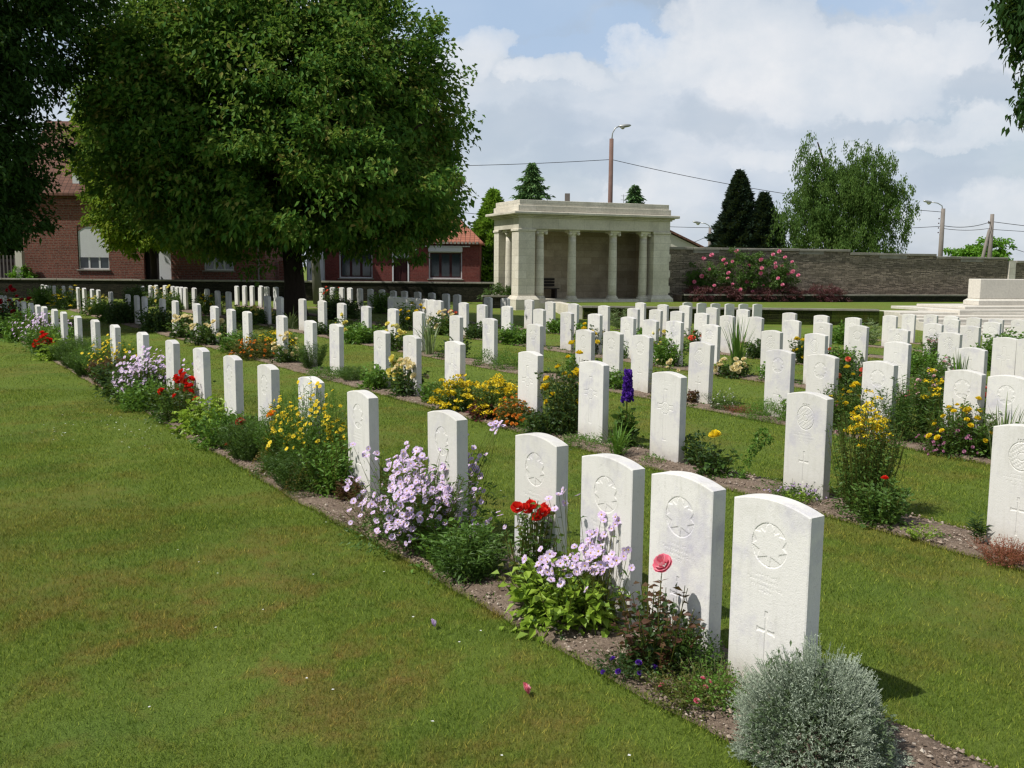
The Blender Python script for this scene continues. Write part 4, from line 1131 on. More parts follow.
# low house
h2 = empty('brick_cottage', (-11.3, 55, -.05)); tag(h2, 'low red brick cottage with orange tiled roof and white framed windows', 'house')
L2 = 9.4; H2 = 3.12
ops2 = [(1.4, 3.3, 1.05, 2.6), (4.5, 5.3, .15, 2.55), (6.5, 8.4, 1.05, 2.6)]
m = MB(); wall_open(m, L2, H2, ops2); m.box(0, .3, .3, 7, 0, H2); m.box(L2 - .3, L2, .3, 7, 0, H2); m.box(.3, L2 - .3, 6.7, 7, 0, H2); m.build('wall', [BRICK2], h2)
for a, b, c, d in (ops2[0], ops2[2]):
    w = window(h2, a, b, c, d, 1)
    q = MB(); 
    for k in range(3):
        xa = a + .07 + (b - a - .14) * k / 3; xb = a + .07 + (b - a - .14) * (k + 1) / 3
        q.box(xa, xa + .07, .12, .16, c + .07, d - .07); q.box(xb - .07, xb, .12, .16, c + .07, d - .07)
        q.box(xa + .07, xb - .07, .12, .16, c + .07, c + .14); q.box(xa + .07, xb - .07, .12, .16, d - .14, d - .07)
    q.build('sash', [DOORR], w)
    MB().box(a - .02, b + .02, -.12, .09, d - .02, d + .26, bev=.02).build('shutter_box', [PLASTIC], w)
    MB().box(a - .35, b + .45, -.16, -.003, d + .262, d + .32).build('lintel', [PLASTIC], w)
m = MB(); m.box(4.42, 4.5, -.03, .12, .15, 2.63); m.box(5.3, 5.38, -.03, .12, .15, 2.63); m.box(4.5, 5.3, -.03, .12, 2.55, 2.63); m.build('door_frame', [PLASTIC], h2)
dd = MB().box(4.5, 5.3, .13, .18, .15, 2.2).build('door', [DOORR], h2)
for i in range(2):
    MB().box(4.6 + .36 * i, 4.86 + .36 * i, .105, .128, .35, 2.05, bev=.008).build('door_panel', [DOORR], dd)
MB().box(4.5, 5.3, .13, .16, 2.203, 2.547).build('fanlight', [PLASTIC], h2); MB().box(4.3, 5.9, -.16, -.034, 2.64, 2.72).build('lintel', [PLASTIC], h2)
backroom(h2, L2, 0, H2, 6.6)
zr = H2 + 2.1; e = .3; hp = 1.9
rf = MB(); rf.add([(-e, -e, H2), (L2 + e - .1, -e, H2), (L2 + e - .1, 7 + e, H2), (-e, 7 + e, H2), (hp, 3.5, zr), (L2 - hp, 3.5, zr), (-e, -e, H2 - .1), (L2 + e - .1, -e, H2 - .1), (L2 + e - .1, 7 + e, H2 - .1), (-e, 7 + e, H2 - .1)],
       [(0, 1, 5, 4), (1, 2, 5), (2, 3, 4, 5), (3, 0, 4), (0, 6, 7, 1), (1, 7, 8, 2), (2, 8, 9, 3), (3, 9, 6, 0), (6, 9, 8, 7)]); rf.build('roof', [ROOFO], h2)
g = MB()
for i in range(46):
    x = -.25 + i * .21; g.box(x, x + .13, -.36, -.303, H2 - .10, H2 + .03)
g.build('eaves', [COPE], h2)
# between the houses
t = MB().box(-12.6, -11.5, 52, 52.3, -.1, 1.95).build('garden_wall', [BRICK1]); tag(t, 'dark brick garden wall filling the gap between the two houses', 'wall')
t = empty('white_gate', (-11.45, 53.6, -.05)); tag(t, 'tall white metal gate beside the low brick cottage', 'gate')
MB().box(.05, .95, 0, .04, .05, 2.6, bev=.01).build('gate_panel', [PLASTIC], t); MB().box(0, .05, -.02, .06, 0, 2.75).build('post', [METAL], t); MB().box(.95, 1.0, -.02, .06, 0, 2.75).build('post', [METAL], t)
# building behind the pavilion
ob = empty('outbuilding', (1.9, 56, 0)); tag(ob, 'pale gabled building with brown roof slope showing behind the pavilion', 'building')
MB().add([(0, 0, 0), (9.2, 0, 0), (9.2, 0, 2.75), (4.6, 0, 4.9), (0, 0, 2.75), (0, 6, 0), (9.2, 6, 0), (9.2, 6, 2.75), (4.6, 6, 4.9), (0, 6, 2.75)], [(0, 1, 2, 3, 4), (9, 8, 7, 6, 5), (0, 5, 6, 1), (1, 6, 7, 2), (0, 4, 9, 5)]).build('wall', [CREAM], ob)
MB().add([(-.3, -.25, 2.66), (4.6, -.25, 4.96), (9.6, -.25, 2.62), (-.3, 6.2, 2.66), (4.6, 6.2, 4.96), (9.6, 6.2, 2.62), (-.3, -.25, 2.76), (4.6, -.25, 5.08), (9.6, -.25, 2.74), (-.3, 6.2, 2.76), (4.6, 6.2, 5.08), (9.6, 6.2, 2.74)],
         [(6, 7, 10, 9), (7, 8, 11, 10), (0, 3, 4, 1), (1, 4, 5, 2), (0, 1, 7, 6), (1, 2, 8, 7), (3, 9, 10, 4), (4, 10, 11, 5), (2, 5, 11, 8), (0, 6, 9, 3)]).build('roof', [ROOFD], ob)
c = MB().box(1.2, 1.5, 2.8, 3.1, 4.2, 6.15).build('chimney', [POLE], ob)

# street behind the low wall
m = MB(); m.add([(-90, 48.9, -.04), (-1.5, 48.9, -.04), (-1.5, 54.0, -.04), (-90, 54.0, -.04)], [(0, 1, 2, 3)])
tag(m.build('street', [plain('asphalt', (.055, .055, .055), .9, .3, 3)]), kind='structure')

# low flint wall at the far side of the cemetery
lw = empty('low_flint_wall', (-34, 48, -.15)); tag(lw, 'long low dark stone wall with grey coping in front of the houses', 'wall')
MB().box(0, 34.6, 0, .35, -.1, 1.0).build('wall', [FLINT], lw)
m = MB(); x = 0
while x < 34.5:
    w_ = random.uniform(.8, 1.1); m.box(x, min(x + w_ - .012, 34.65), -.05, .40, 1.003, 1.09 + random.uniform(-.006, .006), bev=.012); x += w_
m.build('coping', [COPE], lw)

# picket fence and gate post far left
fp = empty('picket_fence', (-31, 51.5, 0)); tag(fp, 'dark fence with pale pickets at the far left beside the tall brick house', 'fence')
m = MB()
for i in range(26):
    m.box(i * .2, i * .2 + .07, 0, .03, .1, 2.1)
m.build('picket_row', [plain('weathered_pickets', (.13, .12, .105), .85)], fp)
MB().box(0, 5.1, .035, .08, 1.6, 1.72).box(0, 5.1, .035, .08, .6, .72).build('rail', [BARK], fp); MB().box(-.2, 5.3, .5, .55, 0, 1.9).build('dark_backing', [DARK], fp)  # near-black sheet behind the gaps of the pickets
gp = MB().box(-24.9 - .55, -24.9 - .2, 49.4, 49.7, -.1, 2.3, bev=.01).build('gate_post', [CREAM]); tag(gp, 'pale gate post at the corner of the tall brick house', 'post')

# ------------------------------------------------------------------ pavilion
pv = empty('stone_pavilion', (.22, 40, 0), R(22)); tag(pv, 'open pale stone shelter with columns and a flat cornice roof', 'pavilion')
PW, PD = 7.2, 2.84
m = MB(); m.box(.05, PW - .05, .12, PD - .02, -.5, .34); m.box(-.10, PW + .1, -.12, .118, -.5, .22); m.build('floor_slab', [ASH], pv)
def plinth(x0, x1, y0, y1):
    m = MB(); m.box(x0 - .16, x1 + .16, y0 - .16, y1 + .16, -.5, .36)
    z0, z1 = .362, .52; a, b = .16, .03
    m.add([(x0 - a, y0 - a, z0), (x1 + a, y0 - a, z0), (x1 + a, y1 + a, z0), (x0 - a, y1 + a, z0), (x0 - b, y0 - b, z1), (x1 + b, y0 - b, z1), (x1 + b, y1 + b, z1), (x0 - b, y1 + b, z1)],
          [(0, 3, 2, 1), (4, 5, 6, 7), (0, 1, 5, 4), (1, 2, 6, 5), (2, 3, 7, 6), (3, 0, 4, 7)])
    return m
def pier(x0, x1, y0, y1, pl=True):
    p = MB().box(x0, x1, y0, y1, .522, 3.18, bev=.008).build('pier', [ASH], pv)
    plinth(x0, x1, y0, y1).build('base', [ASH], p)
    MB().box(x0 - .04, x1 + .04, y0 - .04, y1 + .04, 3.183, 3.287, bev=.015).build('capital', [ASH], p)
pier(0, .75, 0, .75); pier(PW - .8, PW, 0, .75); pier(0, .75, 2.29, PD)
def column(x, y, r=.19):
    prof = [(r, .50)] + [(r * (1 - .02 * t - .13 * t * t), .50 + 2.5 * t) for t in np.linspace(.1, 1, 10)]
    c = MB().lathe(prof, x, y, 28).build('column', [ASH], pv, smooth=True)
    b = MB(); b.box(x - .27, x + .27, y - .27, y + .27, -.5, .36); b.lathe([(r + .075, .362), (r + .085, .39), (r + .075, .42), (r + .03, .44), (r + .045, .47), (r + .01, .502)], x, y, 28); b.build('base', [ASH], c)
    k = MB(); k.lathe([(r * .87, 2.98), (r * .87, 3.05), (r * .95, 3.06), (r * .9, 3.08), (r * 1.15, 3.15), (r * 1.2, 3.18)], x, y, 28); k.box(x - .25, x + .25, y - .25, y + .25, 3.183, 3.285, bev=.01)
    for sx in (-1, 1): k.lathe([(.001, 3.06), (.06, 3.075), (.075, 3.12), (.06, 3.165), (.001, 3.182)], x + sx * .2, y - .2, 12)
    k.build('capital', [ASH], c)
for x in (1.12, 2.62, 4.58, 6.08): column(x, .37)
column(.37, 1.92)
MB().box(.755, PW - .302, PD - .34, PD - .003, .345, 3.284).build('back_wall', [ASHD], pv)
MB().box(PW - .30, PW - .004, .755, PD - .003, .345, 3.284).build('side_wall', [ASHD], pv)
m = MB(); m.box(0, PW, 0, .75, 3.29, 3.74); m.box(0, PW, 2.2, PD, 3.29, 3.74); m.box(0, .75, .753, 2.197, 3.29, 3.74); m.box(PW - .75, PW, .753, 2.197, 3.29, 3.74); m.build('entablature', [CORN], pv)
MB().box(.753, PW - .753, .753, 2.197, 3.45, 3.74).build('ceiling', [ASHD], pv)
m = MB(); m.box(-.07, PW + .07, -.07, PD + .07, 3.743, 3.80, bev=.012); m.box(-.15, PW + .15, -.15, PD + .15, 3.803, 3.86, bev=.02); m.build('moulding', [CORN], pv)
MB().box(-.31, PW + .31, -.31, PD + .31, 3.863, 3.985, bev=.025).build('cornice', [CORN], pv)
m = MB(); m.box(-.02, PW + .02, -.02, PD + .02, 3.998, 4.24, bev=.01); m.box(.05, PW - .05, .05, PD - .05, 4.243, 4.47, bev=.01); m.build('attic', [ASH], pv)
for zz in (.62, 1.3, 2.0, 2.65):  # tie blocks on the right hand corner
    MB().box(PW + .003, PW + .12, .1, .55, zz, zz + .31).build('quoin', [ASH], pv)
bn = empty('bench', tuple(np.array([.22, 40]) + np.array([cos(R(24)) * 2.0 - sin(R(24)) * 2.1, sin(R(24)) * 2.0 + cos(R(24)) * 2.1])) + (.345,), R(24)); tag(bn, 'dark wooden bench inside the stone pavilion', 'bench')
WOOD = plain('dark_bench_wood', (.03, .022, .018), .6)
m = MB(); 
for i in range(4): m.box(-.85, .85, -.25 + i * .12, -.25 + i * .12 + .1, .40, .44)
m.build('seat', [WOOD], bn)
for sx in (-.75, .67): MB().box(sx, sx + .08, -.22, .2, 0, .397).build('leg', [WOOD], bn)
m = MB()
for i in range(3): m.box(-.85, .85, .24, .27, .52 + i * .13, .62 + i * .13)
m.build('backrest', [WOOD], bn)

# ------------------------------------------------------------------ terrace, steps, altar stone
TZ = .24
poly = [(2.0, 40.2), (2.6, 35.4), (13.2, 34.6), (15, 36), (45, 36), (45, 58), (-1, 58), (3.6, 43.6)]
tw = empty('terrace_wall', (0, 0, 0)); tag(tw, 'low dark retaining wall with pale coping below the raised lawn', 'wall')
def strip(m, a, b, t, z0, z1, off=0., bev=0., mi=0):
    a = np.array(a); b = np.array(b); d = unit(b - a); n = np.array([-d[1], d[0]]); a2 = a + n * off; b2 = b + n * off
    P = [a2, b2, b2 + n * t, a2 + n * t]
    return m.prism([tuple(p) for p in P], z0, z1, mi)
m = MB(); strip(m, (2.6, 35.4), (13.2, 34.6), .3, -.8, TZ - .005); m.build('wall', [FLINT], tw)
m = MB(); 
A, B = np.array([2.55, 35.4]), np.array([13.2, 34.6])
for i in range(11): strip(m, A + (B - A) * i / 11, A + (B - A) * (i + .988) / 11, .42, TZ, TZ + .06, -.05)
m.build('coping', [COPE], tw)
m = MB(); strip(m, (2.0, 40.0), (2.6, 35.46), .3, -.8, TZ + .05, -.32); m.build('end_wall', [ASH], tw)
m = MB(); m.prism(poly, -1.2, TZ - .01); tag(m.build('terrace_lawn', [LAWN]), kind='structure')
st = empty('stone_steps', (14.0, 29.6, 0), R(6)); tag(st, 'broad flight of pale stone steps up to the altar stone', 'steps')
nst = 7
for i in range(nst):
    z1 = -.32 + (i + 1) * .08
    MB().box(-.02 * (nst - i), 11, i * .68, i * .68 + (.70 if i < nst - 1 else 1.6), -.9, z1, bev=.012).build('step', [ALTAR], st)
al = empty('altar_stone', (17.45, 36, TZ), R(14)); tag(al, 'large pale stone of remembrance on stepped plinth at the right', 'monument')
m = MB(); m.box(-2.2, 7, -1.7, 2.2, -.2, .09, bev=.012); m.build('lower_step', [ALTAR], al)
m = MB(); m.box(-1.5, 6.3, -1.1, 1.6, .093, .19, bev=.012); m.build('upper_step', [ALTAR], al)
m = MB(); m.box(-.1, 4.7, -.1, .75, .193, .34, bev=.01)
m.add([(-.1, -.1, .343), (4.7, -.1, .343), (4.7, .75, .343), (-.1, .75, .343), (0, 0, .43), (4.6, 0, .43), (4.6, .65, .43), (0, .65, .43)], [(4, 5, 6, 7), (0, 1, 5, 4), (1, 2, 6, 5), (2, 3, 7, 6), (3, 0, 4, 7)])
m.build('base', [ALTAR], al); MB().box(0, 4.6, 0, .65, .433, 1.17, bev=.02).build('block', [ALTAR], al)
# tall dry stone boundary wall
bw = empty('boundary_wall', (0, 0, 0)); tag(bw, 'high dark dry stone wall with grey coping behind the terrace', 'wall')
segs = [((6.9, 43.7), (15.9, 45.7), 2.55), ((15.9, 45.7), (20.5, 46.9), 2.40), ((20.5, 46.9), (24.6, 48.1), 2.28), ((25.1, 48.25), (46, 52), 2.12)]
for a, b, zt in segs:
    L = math.dist(a, b); an = math.atan2(b[1] - a[1], b[0] - a[0])
    o = MB().box(0, L, 0, .45, -.3, zt - .003).build('wall_panel', [DRY], bw, loc=(a[0], a[1], 0), rz=an)
    m = MB(); n = int(L / 1.2)
    for i in range(n): m.box(i * L / n, (i + .99) * L / n, -.07, .52, zt, zt + .11 + (.012 if i % 4 == 0 else 0), bev=.015)
    for i in range(1, n, 4): m.box(i * L / n, (i + .95) * L / n, -.03, -.003, zt - .14, zt - .003)
    m.build('coping', [COPE], bw, loc=(a[0], a[1], 0), rz=an)
m = MB().box(0, .38, -.06, .5, -.3, 2.22).build('pier', [ASH], bw, loc=(24.66, 48.1, 0), rz=R(14))
kb = empty('planter_kerb', (0, 0, 0)); tag(kb, 'long pale kerb of the raised planting strip below the high wall', 'kerb')
for a, b in (((7.6, 42.7), (16.2, 44.6)), ((16.2, 44.6), (24, 46.7))):
    m = MB(); strip(m, a, b, .22, TZ - .05, TZ + .27); m.build('kerb_wall', [FLINT], kb)
    m = MB(); strip(m, a, b, .30, TZ + .273, TZ + .34, -.04); m.build('coping', [COPE], kb)
m = MB(); m.prism([(7.6, 42.95), (16.2, 44.85), (24, 46.95), (24, 48.1), (16, 45.6), (7.3, 43.7)], 0, TZ + .28); tag(m.build('planter_soil', [SOIL]), kind='structure')
pk = empty('planter_wall', (-1.25, 40.9, 0), R(8)); tag(pk, 'short low stone wall at the left foot of the pavilion', 'wall')
MB().box(0, 1.7, 0, .35, -.4, .42).build('wall', [FLINT], pk); MB().box(-.04, 1.74, -.04, .39, .423, .50, bev=.01).build('coping', [COPE], pk)

# ------------------------------------------------------------------ trees
def trunk(root, pts, rad, mat, name='trunk', n=14):
    P = [np.array(p, float) for p in pts]; o = MB().tube(P, rad, n).build(name, [mat], root, smooth=True); return o
def crown_pts(lobes, n, lo=.55):
    vol = np.array([l[3] * l[4] * l[5] for l in lobes]) ** .75; idx = rng.choice(len(lobes), n, p=vol / vol.sum())
    L = np.array(lobes)[idx]; d = unit(rng.normal(0, 1, (n, 3))); k = rng.uniform(lo ** 2, 1, n) ** .5
    k *= 1 + .12 * np.sin(5 * d[:, 0] + 3 * d[:, 2] + idx) + .10 * np.sin(9 * d[:, 1] + 7 * d[:, 2]) + .05 * np.sin(17 * d[:, 0] + 13 * d[:, 2] + idx)
    return L[:, :3] + d * k[:, None] * L[:, 3:6], d
def crown(root, lobes, n, per, cr, ls, lw, mat, lo=.55, droop=.3, name='crown', mats=None):
    P, d = crown_pts(lobes, n, lo); lb = LB()
    ch = 400
    c = np.repeat(P, per, 0) + unit(rng.normal(0, 1, (n * per, 3))) * (rng.random((n * per, 1)) ** .5) * cr * np.repeat(rng.uniform(.6, 1.3, (n, 1)), per, 0) * [1, 1, .6]
    D = np.repeat(d, per, 0) * .6 + rng.normal(0, .6, (n * per, 3)) + [0, 0, -.05]
    lb.quads(leafquads(c, D, ls, lw, droop, .45), 0)
    return lb.build(name, mats or [mat], root)
leafmat('leaf_sycamore', ((.024, .078, .014), (.052, .142, .024), (.092, .200, .030), (.17, .25, .045), (.31, .21, .07)), .4, .6, 1.1, .12)
leafmat('leaf_deepgreen', ((.014, .042, .010), (.030, .075, .016), (.05, .105, .020)), .28, .6, .5, .12)  # plain deep green for the dark, slender and overhanging trees
leafmat('leaf_maple', ((.07, .15, .014), (.12, .22, .022), (.22, .30, .03), (.32, .36, .05)), .45, .6, .6, .12)
leafmat('leaf_willow', ((.052, .115, .028), (.095, .175, .038), (.15, .235, .055)), .4, .6, .4, .12)
leafmat('leaf_conifer', ((.010, .024, .014), (.018, .040, .020), (.032, .060, .028)), .12, .6, .8)
leafmat('leaf_cypress', ((.10, .22, .022), (.17, .32, .034), (.26, .42, .05)), .3, .6, .6, .12)
leafmat('leaf_spruce', ((.06, .14, .045), (.10, .20, .065), (.16, .27, .10)), .2, .6, .8, .12)
leafmat('leaf_wine', ((.05, .018, .022), (.12, .035, .045), (.20, .075, .08)), .25)
leafmat('leaf_bright', ((.09, .22, .014), (.13, .31, .02), (.20, .40, .035)), .35, .5, .4)
def gzz(x, y): return float(gz(x, y)) - .03
# the great tree
x, y = -6.95, 30.6
t = empty('broadleaf_tree', (x, y, gzz(x, y))); tag(t, 'huge round dark green tree with a thick black trunk among the graves', 'tree')
trunk(t, [(0, 0, -.1), (.03, 0, .3), (.0, .05, 1.2), (-.1, .1, 2.6), (.1, .1, 4.5), (0, 0, 7)], [.50, .36, .31, .29, .22, .1], BARK)
for i in range(12):
    a = i * 2.4; r_ = 3.6 + (i % 3) * .8; z0 = 2.0 + .25 * i
    trunk(t, [(0, .05, z0), (cos(a) * r_ * .4, sin(a) * r_ * .4, z0 + 1.2), (cos(a) * r_, sin(a) * r_, z0 + 2.2 + .2 * (i % 4))], [.14, .09, .03], BARK, 'limb', 7)
lob = [(0, -1.0, 6.3, 5.1, 5.3, 4.3), (-1.1, -1.0, 7.9, 4.2, 4.3, 3.3), (2.1, -1.2, 6.5, 3.0, 4.0, 3.1), (-2.8, -1.0, 6.2, 2.9, 4.0, 3.5), (-2.0, -.8, 3.9, 3.3, 4.6, 1.8), (1.7, -1.7, 4.0, 3.5, 5.4, 1.8), (3.4, -.8, 4.9, 1.9, 3.2, 1.9), (0, -.6, 9.5, 2.8, 3.0, 1.9), (-4.0, -.4, 5.8, 1.7, 2.6, 2.2), (3.1, -.5, 3.5, 2.1, 3.2, 1.5), (3.5, -.5, 6.2, 1.8, 2.2, 1.6)]
crown(t, lob, 2100, 105, .66, .17, .11, MATS['leaf_sycamore'], .62)
# pale maple in front of the brick house
x, y = -18.2, 49.0
t = empty('maple_tree', (x, y, gzz(x, y))); tag(t, 'lighter yellow-green tree with a slim trunk before the tall brick house', 'tree')
trunk(t, [(0, 0, -.1), (0, -.1, 2), (.1, -.9, 4.4), (0, -1.6, 7.6)], [.19, .16, .12, .04], BARK)
crown(t, [(.5, -1.9, 6.4, 3.0, 2.2, 3.6), (.1, -1.9, 4.1, 2.1, 1.9, 1.8), (1.6, -1.9, 4.2, 2.4, 1.9, 1.9), (.3, -1.9, 8.8, 2.7, 2.0, 2.5), (-.7, -1.7, 7.9, 2.2, 1.9, 2.7), (-1.0, -1.7, 6.0, 1.6, 1.6, 1.5)], 820, 66, .55, .20, .13, MATS['leaf_maple'], .6)
# thin pale trunk
x, y = -8.9, 44.0
t = empty('slender_tree', (x, y, gzz(x, y))); tag(t, 'slender tree with pale grey trunk just behind the huge tree', 'tree')
trunk(t, [(0, 0, -.1), (-.1, 0, 2), (.1, 0, 5)], [.22, .19, .1], BARKG); crown(t, [(0, 0, 6, 2.6, 2.6, 2.4)], 240, 45, .5, .18, .11, MATS['leaf_deepgreen'], .5)
# dark tree at the left edge
x, y = -15.2, 24.5
t = empty('dark_tree', (x, y, gzz(x, y))); tag(t, 'very dark leafy tree filling the top left corner', 'tree')
trunk(t, [(0, 0, -.1), (.05, 0, 1.5), (0, .1, 4), (0, 0, 8)], [.40, .32, .25, .1], BARK)
for i in range(7):
    a = i * 2.4; trunk(t, [(0, 0, 2.2 + .4 * i), (cos(a) * 1.6, sin(a) * 1.6, 3.6 + .4 * i), (cos(a) * 3.2, sin(a) * 3.2, 4.4 + .4 * i)], [.12, .08, .03], BARK, 'limb', 7)
crown(t, [(-.4, 0, 6.0, 4.3, 4.0, 3.4), (.8, -.4, 3.9, 3.0, 2.8, 1.9), (2.2, 0, 7.6, 2.8, 2.8, 2.2), (-2, 0, 5, 3, 3, 2.6), (1.4, 0, 9.0, 3.2, 3, 2.0), (3.2, -.4, 8.8, 1.9, 1.9, 1.6), (-.4, -.2, 3.3, 3.6, 2.6, 1.2)], 1750, 70, .55, .15, .085, MATS['leaf_deepgreen'], .6)
x, y = -22.2, 36
t = empty('dark_tree', (x, y, gzz(x, y))); tag(t, 'second dark tree further back at the left edge beside the tall brick house', 'tree')
trunk(t, [(0, 0, -.1), (0, 0, 6)], [.3, .15], BARK); crown(t, [(0, 0, 5.2, 3.8, 3.4, 3.6), (-1.5, 0, 8, 3.6, 3, 2.8)], 700, 60, .6, .19, .12, MATS['leaf_deepgreen'], .6)
x, y = -29.5, 57
t = empty('dark_tree', (x, y, -.1)); tag(t, 'dark tree behind the picket fence at the far left', 'tree')
trunk(t, [(0, 0, -.1), (0, 0, 5)], [.3, .15], BARK); crown(t, [(0, 0, 4.0, 4.4, 3, 3.8), (2, 0, 2.4, 2.4, 2.4, 2.2)], 420, 60, .6, .24, .15, MATS['leaf_deepgreen'], .3)
# overhanging tree at the right: trunk outside the frame
x, y = 9.7, 11.5
t = empty('overhanging_tree', (x, y, gzz(x, y))); tag(t, 'leafy branches hanging into the top right corner', 'tree')
trunk(t, [(0, 0, -.1), (0, 0, 2), (-.2, -.2, 4.5), (-.3, -.2, 7)], [.3, .24, .18, .08], BARK)
for e in ((-4.4, -1.3, 3.9), (-3.6, -.6, 4.6), (-4.5, -.6, 4.9), (-2.2, 1.6, 5), (2, -1, 5.4), (1, 2, 5.2), (-4.2, -1.8, 5.4)):
    trunk(t, [(-.15, -.15, 3.4), (e[0] * .5, e[1] * .5, e[2] + .5), e], [.10, .05, .012], BARK, 'limb', 7)
lb = LB()
C = crown_pts([(-.2, 0, 6.1, 3.3, 3.2, 2.3), (-2.7, -1.0, 5.4, 1.3, 1.3, 1.1)], 330, .4)[0]
ex = []
for _ in range(2300):
    X_ = rng.uniform(5.2, 6.3); Z_ = rng.uniform(3.0, 5.6)
    if Z_ > 4.52 - (X_ - 5.15) * 1.15 + .12 * math.sin(X_ * 23): ex.append((X_ - 9.7, rng.uniform(-1.4, -.8), Z_))
    elif X_ > 5.46 + .10 * math.sin(Z_ * 17) and 3.45 < Z_ < 3.95 and rng.random() < .8: ex.append((X_ - 9.7, rng.uniform(-1.3, -.9), Z_))
extra_c = np.array(ex)
for Q, per, cr in ((C, 34, .33), (extra_c, 16, .14)):
    n = len(Q); c = np.repeat(Q, per, 0) + rng.normal(0, cr * .55, (n * per, 3)); lb.quads(leafquads(c, rng.normal(0, .7, (n * per, 3)) + [0, 0, -.7], .085, .044, .3, .3), 0)
lb.build('crown', [MATS['leaf_deepgreen']], t)
for q_ in range(26):
    e_ = ex[int(rng.integers(0, len(ex)))]; b_ = (e_[0] + .9, e_[1] + .3, e_[2] + .45 + .2 * rng.random()); trunk(t, [b_, ((e_[0] + b_[0]) / 2, (e_[1] + b_[1]) / 2, (e_[2] + b_[2]) / 2 + .08), e_], [.014, .009, .003], BARK, 'twig', 4)
trunk(t, [(-3.5, -1.1, 4.4), (-3.95, -1.1, 3.9), (-4.15, -1.15, 3.5)], [.02, .012, .005], BARK, 'twig', 5)
# conifers
def cone(name, lab, x, y, h, r, mat, n, ls, lw, dens=1., base=.0, whorl=False, slant=.3, cat='conifer'):
    t = empty(name, (x, y, -.05)); tag(t, lab, cat); trunk(t, [(0, 0, 0), (0, 0, h * .98)], [r * .12, .02], BARK)
    u = rng.random(n) ** .62; z = base + (h - base) * (1 - u); a = rng.uniform(0, 2 * pi, n)
    R_ = r * u ** .85
    if whorl:
        k = np.floor(z / (h / 15)); zz = (z / (h / 15)) - k; R_ = R_ * (1.25 - .95 * zz); a = a + .0; R_ *= .68 + .32 * np.cos(a * 5 + k * 1.7)
    else: R_ *= 1 + .20 * np.sin(a * 4 + z * 2.2) + .16 * np.sin(a * 7 - z * 3.7) + .10 * np.sin(z * 9)
    R_ *= rng.uniform(.45 if whorl else .72, 1.04, n)
    P = np.stack([np.cos(a) * R_, np.sin(a) * R_, z], -1); D = np.stack([np.cos(a), np.sin(a), np.full(n, slant)], -1) + rng.normal(0, .35, (n, 3))
    lb = LB(); lb.quads(leafquads(P, D, ls, lw, .3 if whorl else .1, .3), 0); lb.build('crown', [MATS[mat]], t); return t
cone('cypress_tree', 'tallest dark pointed evergreen behind the high wall', 14.35, 62, 7.9, 2.15, 'leaf_conifer', 26000, .34, .16, slant=.7)
cone('cypress_tree', 'shorter dark pointed evergreen leaning against the tallest one', 15.8, 61.4, 6.5, 1.95, 'leaf_conifer', 20000, .34, .16, slant=.7)
cone('cypress_tree', 'bright green bushy cypress at the left corner of the pavilion', -1.25, 60, 6.45, 2.3, 'leaf_cypress', 17000, .34, .16, slant=.6)
cone('spruce_tree', 'spruce tip rising over the left end of the pavilion roof', 1.2, 64, 8.5, 3.9, 'leaf_spruce', 22000, .36, .12, whorl=True, slant=.15)
cone('spruce_tree', 'small spruce tip rising over the right end of the pavilion roof', 8.2, 66, 7.35, 3.0, 'leaf_spruce', 18000, .34, .11, whorl=True, slant=.15)
# birch with hanging sprays
x, y = 20.35, 60
t = empty('weeping_birch', (x, y, -.05)); tag(t, 'large airy weeping birch tree behind the high wall', 'tree')
trunk(t, [(0, 0, 0), (-.1, 0, 3), (-.5, 0, 6), (-1.8, 0, 9.5)], [.3, .22, .13, .04], BARK)
for e in ((-3.4, 0, 6), (3.2, .4, 6.2), (1.5, -.5, 8.2), (2.9, 0, 4.4), (-2.6, -.5, 4.2), (.3, .6, 7.6), (-1.9, .3, 8.7), (2.2, .2, 7.6)):
    trunk(t, [(0, 0, 2.2), (e[0] * .45, e[1] * .5, e[2] * .72), e], [.12, .07, .02], BARK, 'limb', 6)
tips, d_ = crown_pts([(-1.9, 0, 8.5, 1.3, 1.3, 1.6), (1.2, 0, 8.1, 1.9, 1.6, 1.7), (-.2, 0, 6.1, 3.4, 2.6, 2.5), (-.3, 0, 7.2, 2.4, 1.8, 1.6), (.4, -.4, 5.2, 2.8, 1.6, 2.2), (2.6, 0, 5.8, 1.8, 2, 2.1), (-2.6, 0, 5.2, 1.8, 2, 2.1), (0, 0, 3.2, 4.1, 3, 2.0)], 1500, .3)
lb = LB(); n = len(tips); SL = rng.uniform(.35, 1.2, n)
for k in range(46):
    tt = rng.random(n)[:, None]; P = tips + np.stack([np.zeros(n), np.zeros(n), -tt[:, 0] * SL], -1) + rng.normal(0, .10, (n, 3)) + d_ * tt * .12; P[:, 2] = np.maximum(P[:, 2], .8)
    lb.quads(leafquads(P, rng.normal(0, .35, (n, 3)) + [0, 0, -1], .17, .07, .1, .2), 0)
lb.build('crown', [MATS['leaf_willow']], t)
t = empty('round_tree', (38.5, 80, -.1)); tag(t, 'small bright green round tree beside the utility pole', 'tree')
trunk(t, [(0, 0, 0), (0, 0, 3)], [.2, .12], BARK); crown(t, [(0, 0, 2.4, 2.4, 2.2, 1.5), (1.0, 0, 3.5, 1.5, 1.5, 1.05), (-1.2, 0, 2.9, 1.5, 1.4, 1.0)], 220, 45, .4, .24, .18, MATS['leaf_bright'], .3)
t = empty('round_tree', (32.3, 82, -.1)); tag(t, 'small dark tree low behind the wall right of the weeping birch', 'tree')
trunk(t, [(0, 0, 0), (0, 0, 2)], [.12, .08], BARK); crown(t, [(0, 0, 2.0, 1.4, 1.2, 1.1)], 60, 40, .35, .24, .16, MATS['leaf_willow'], .3)
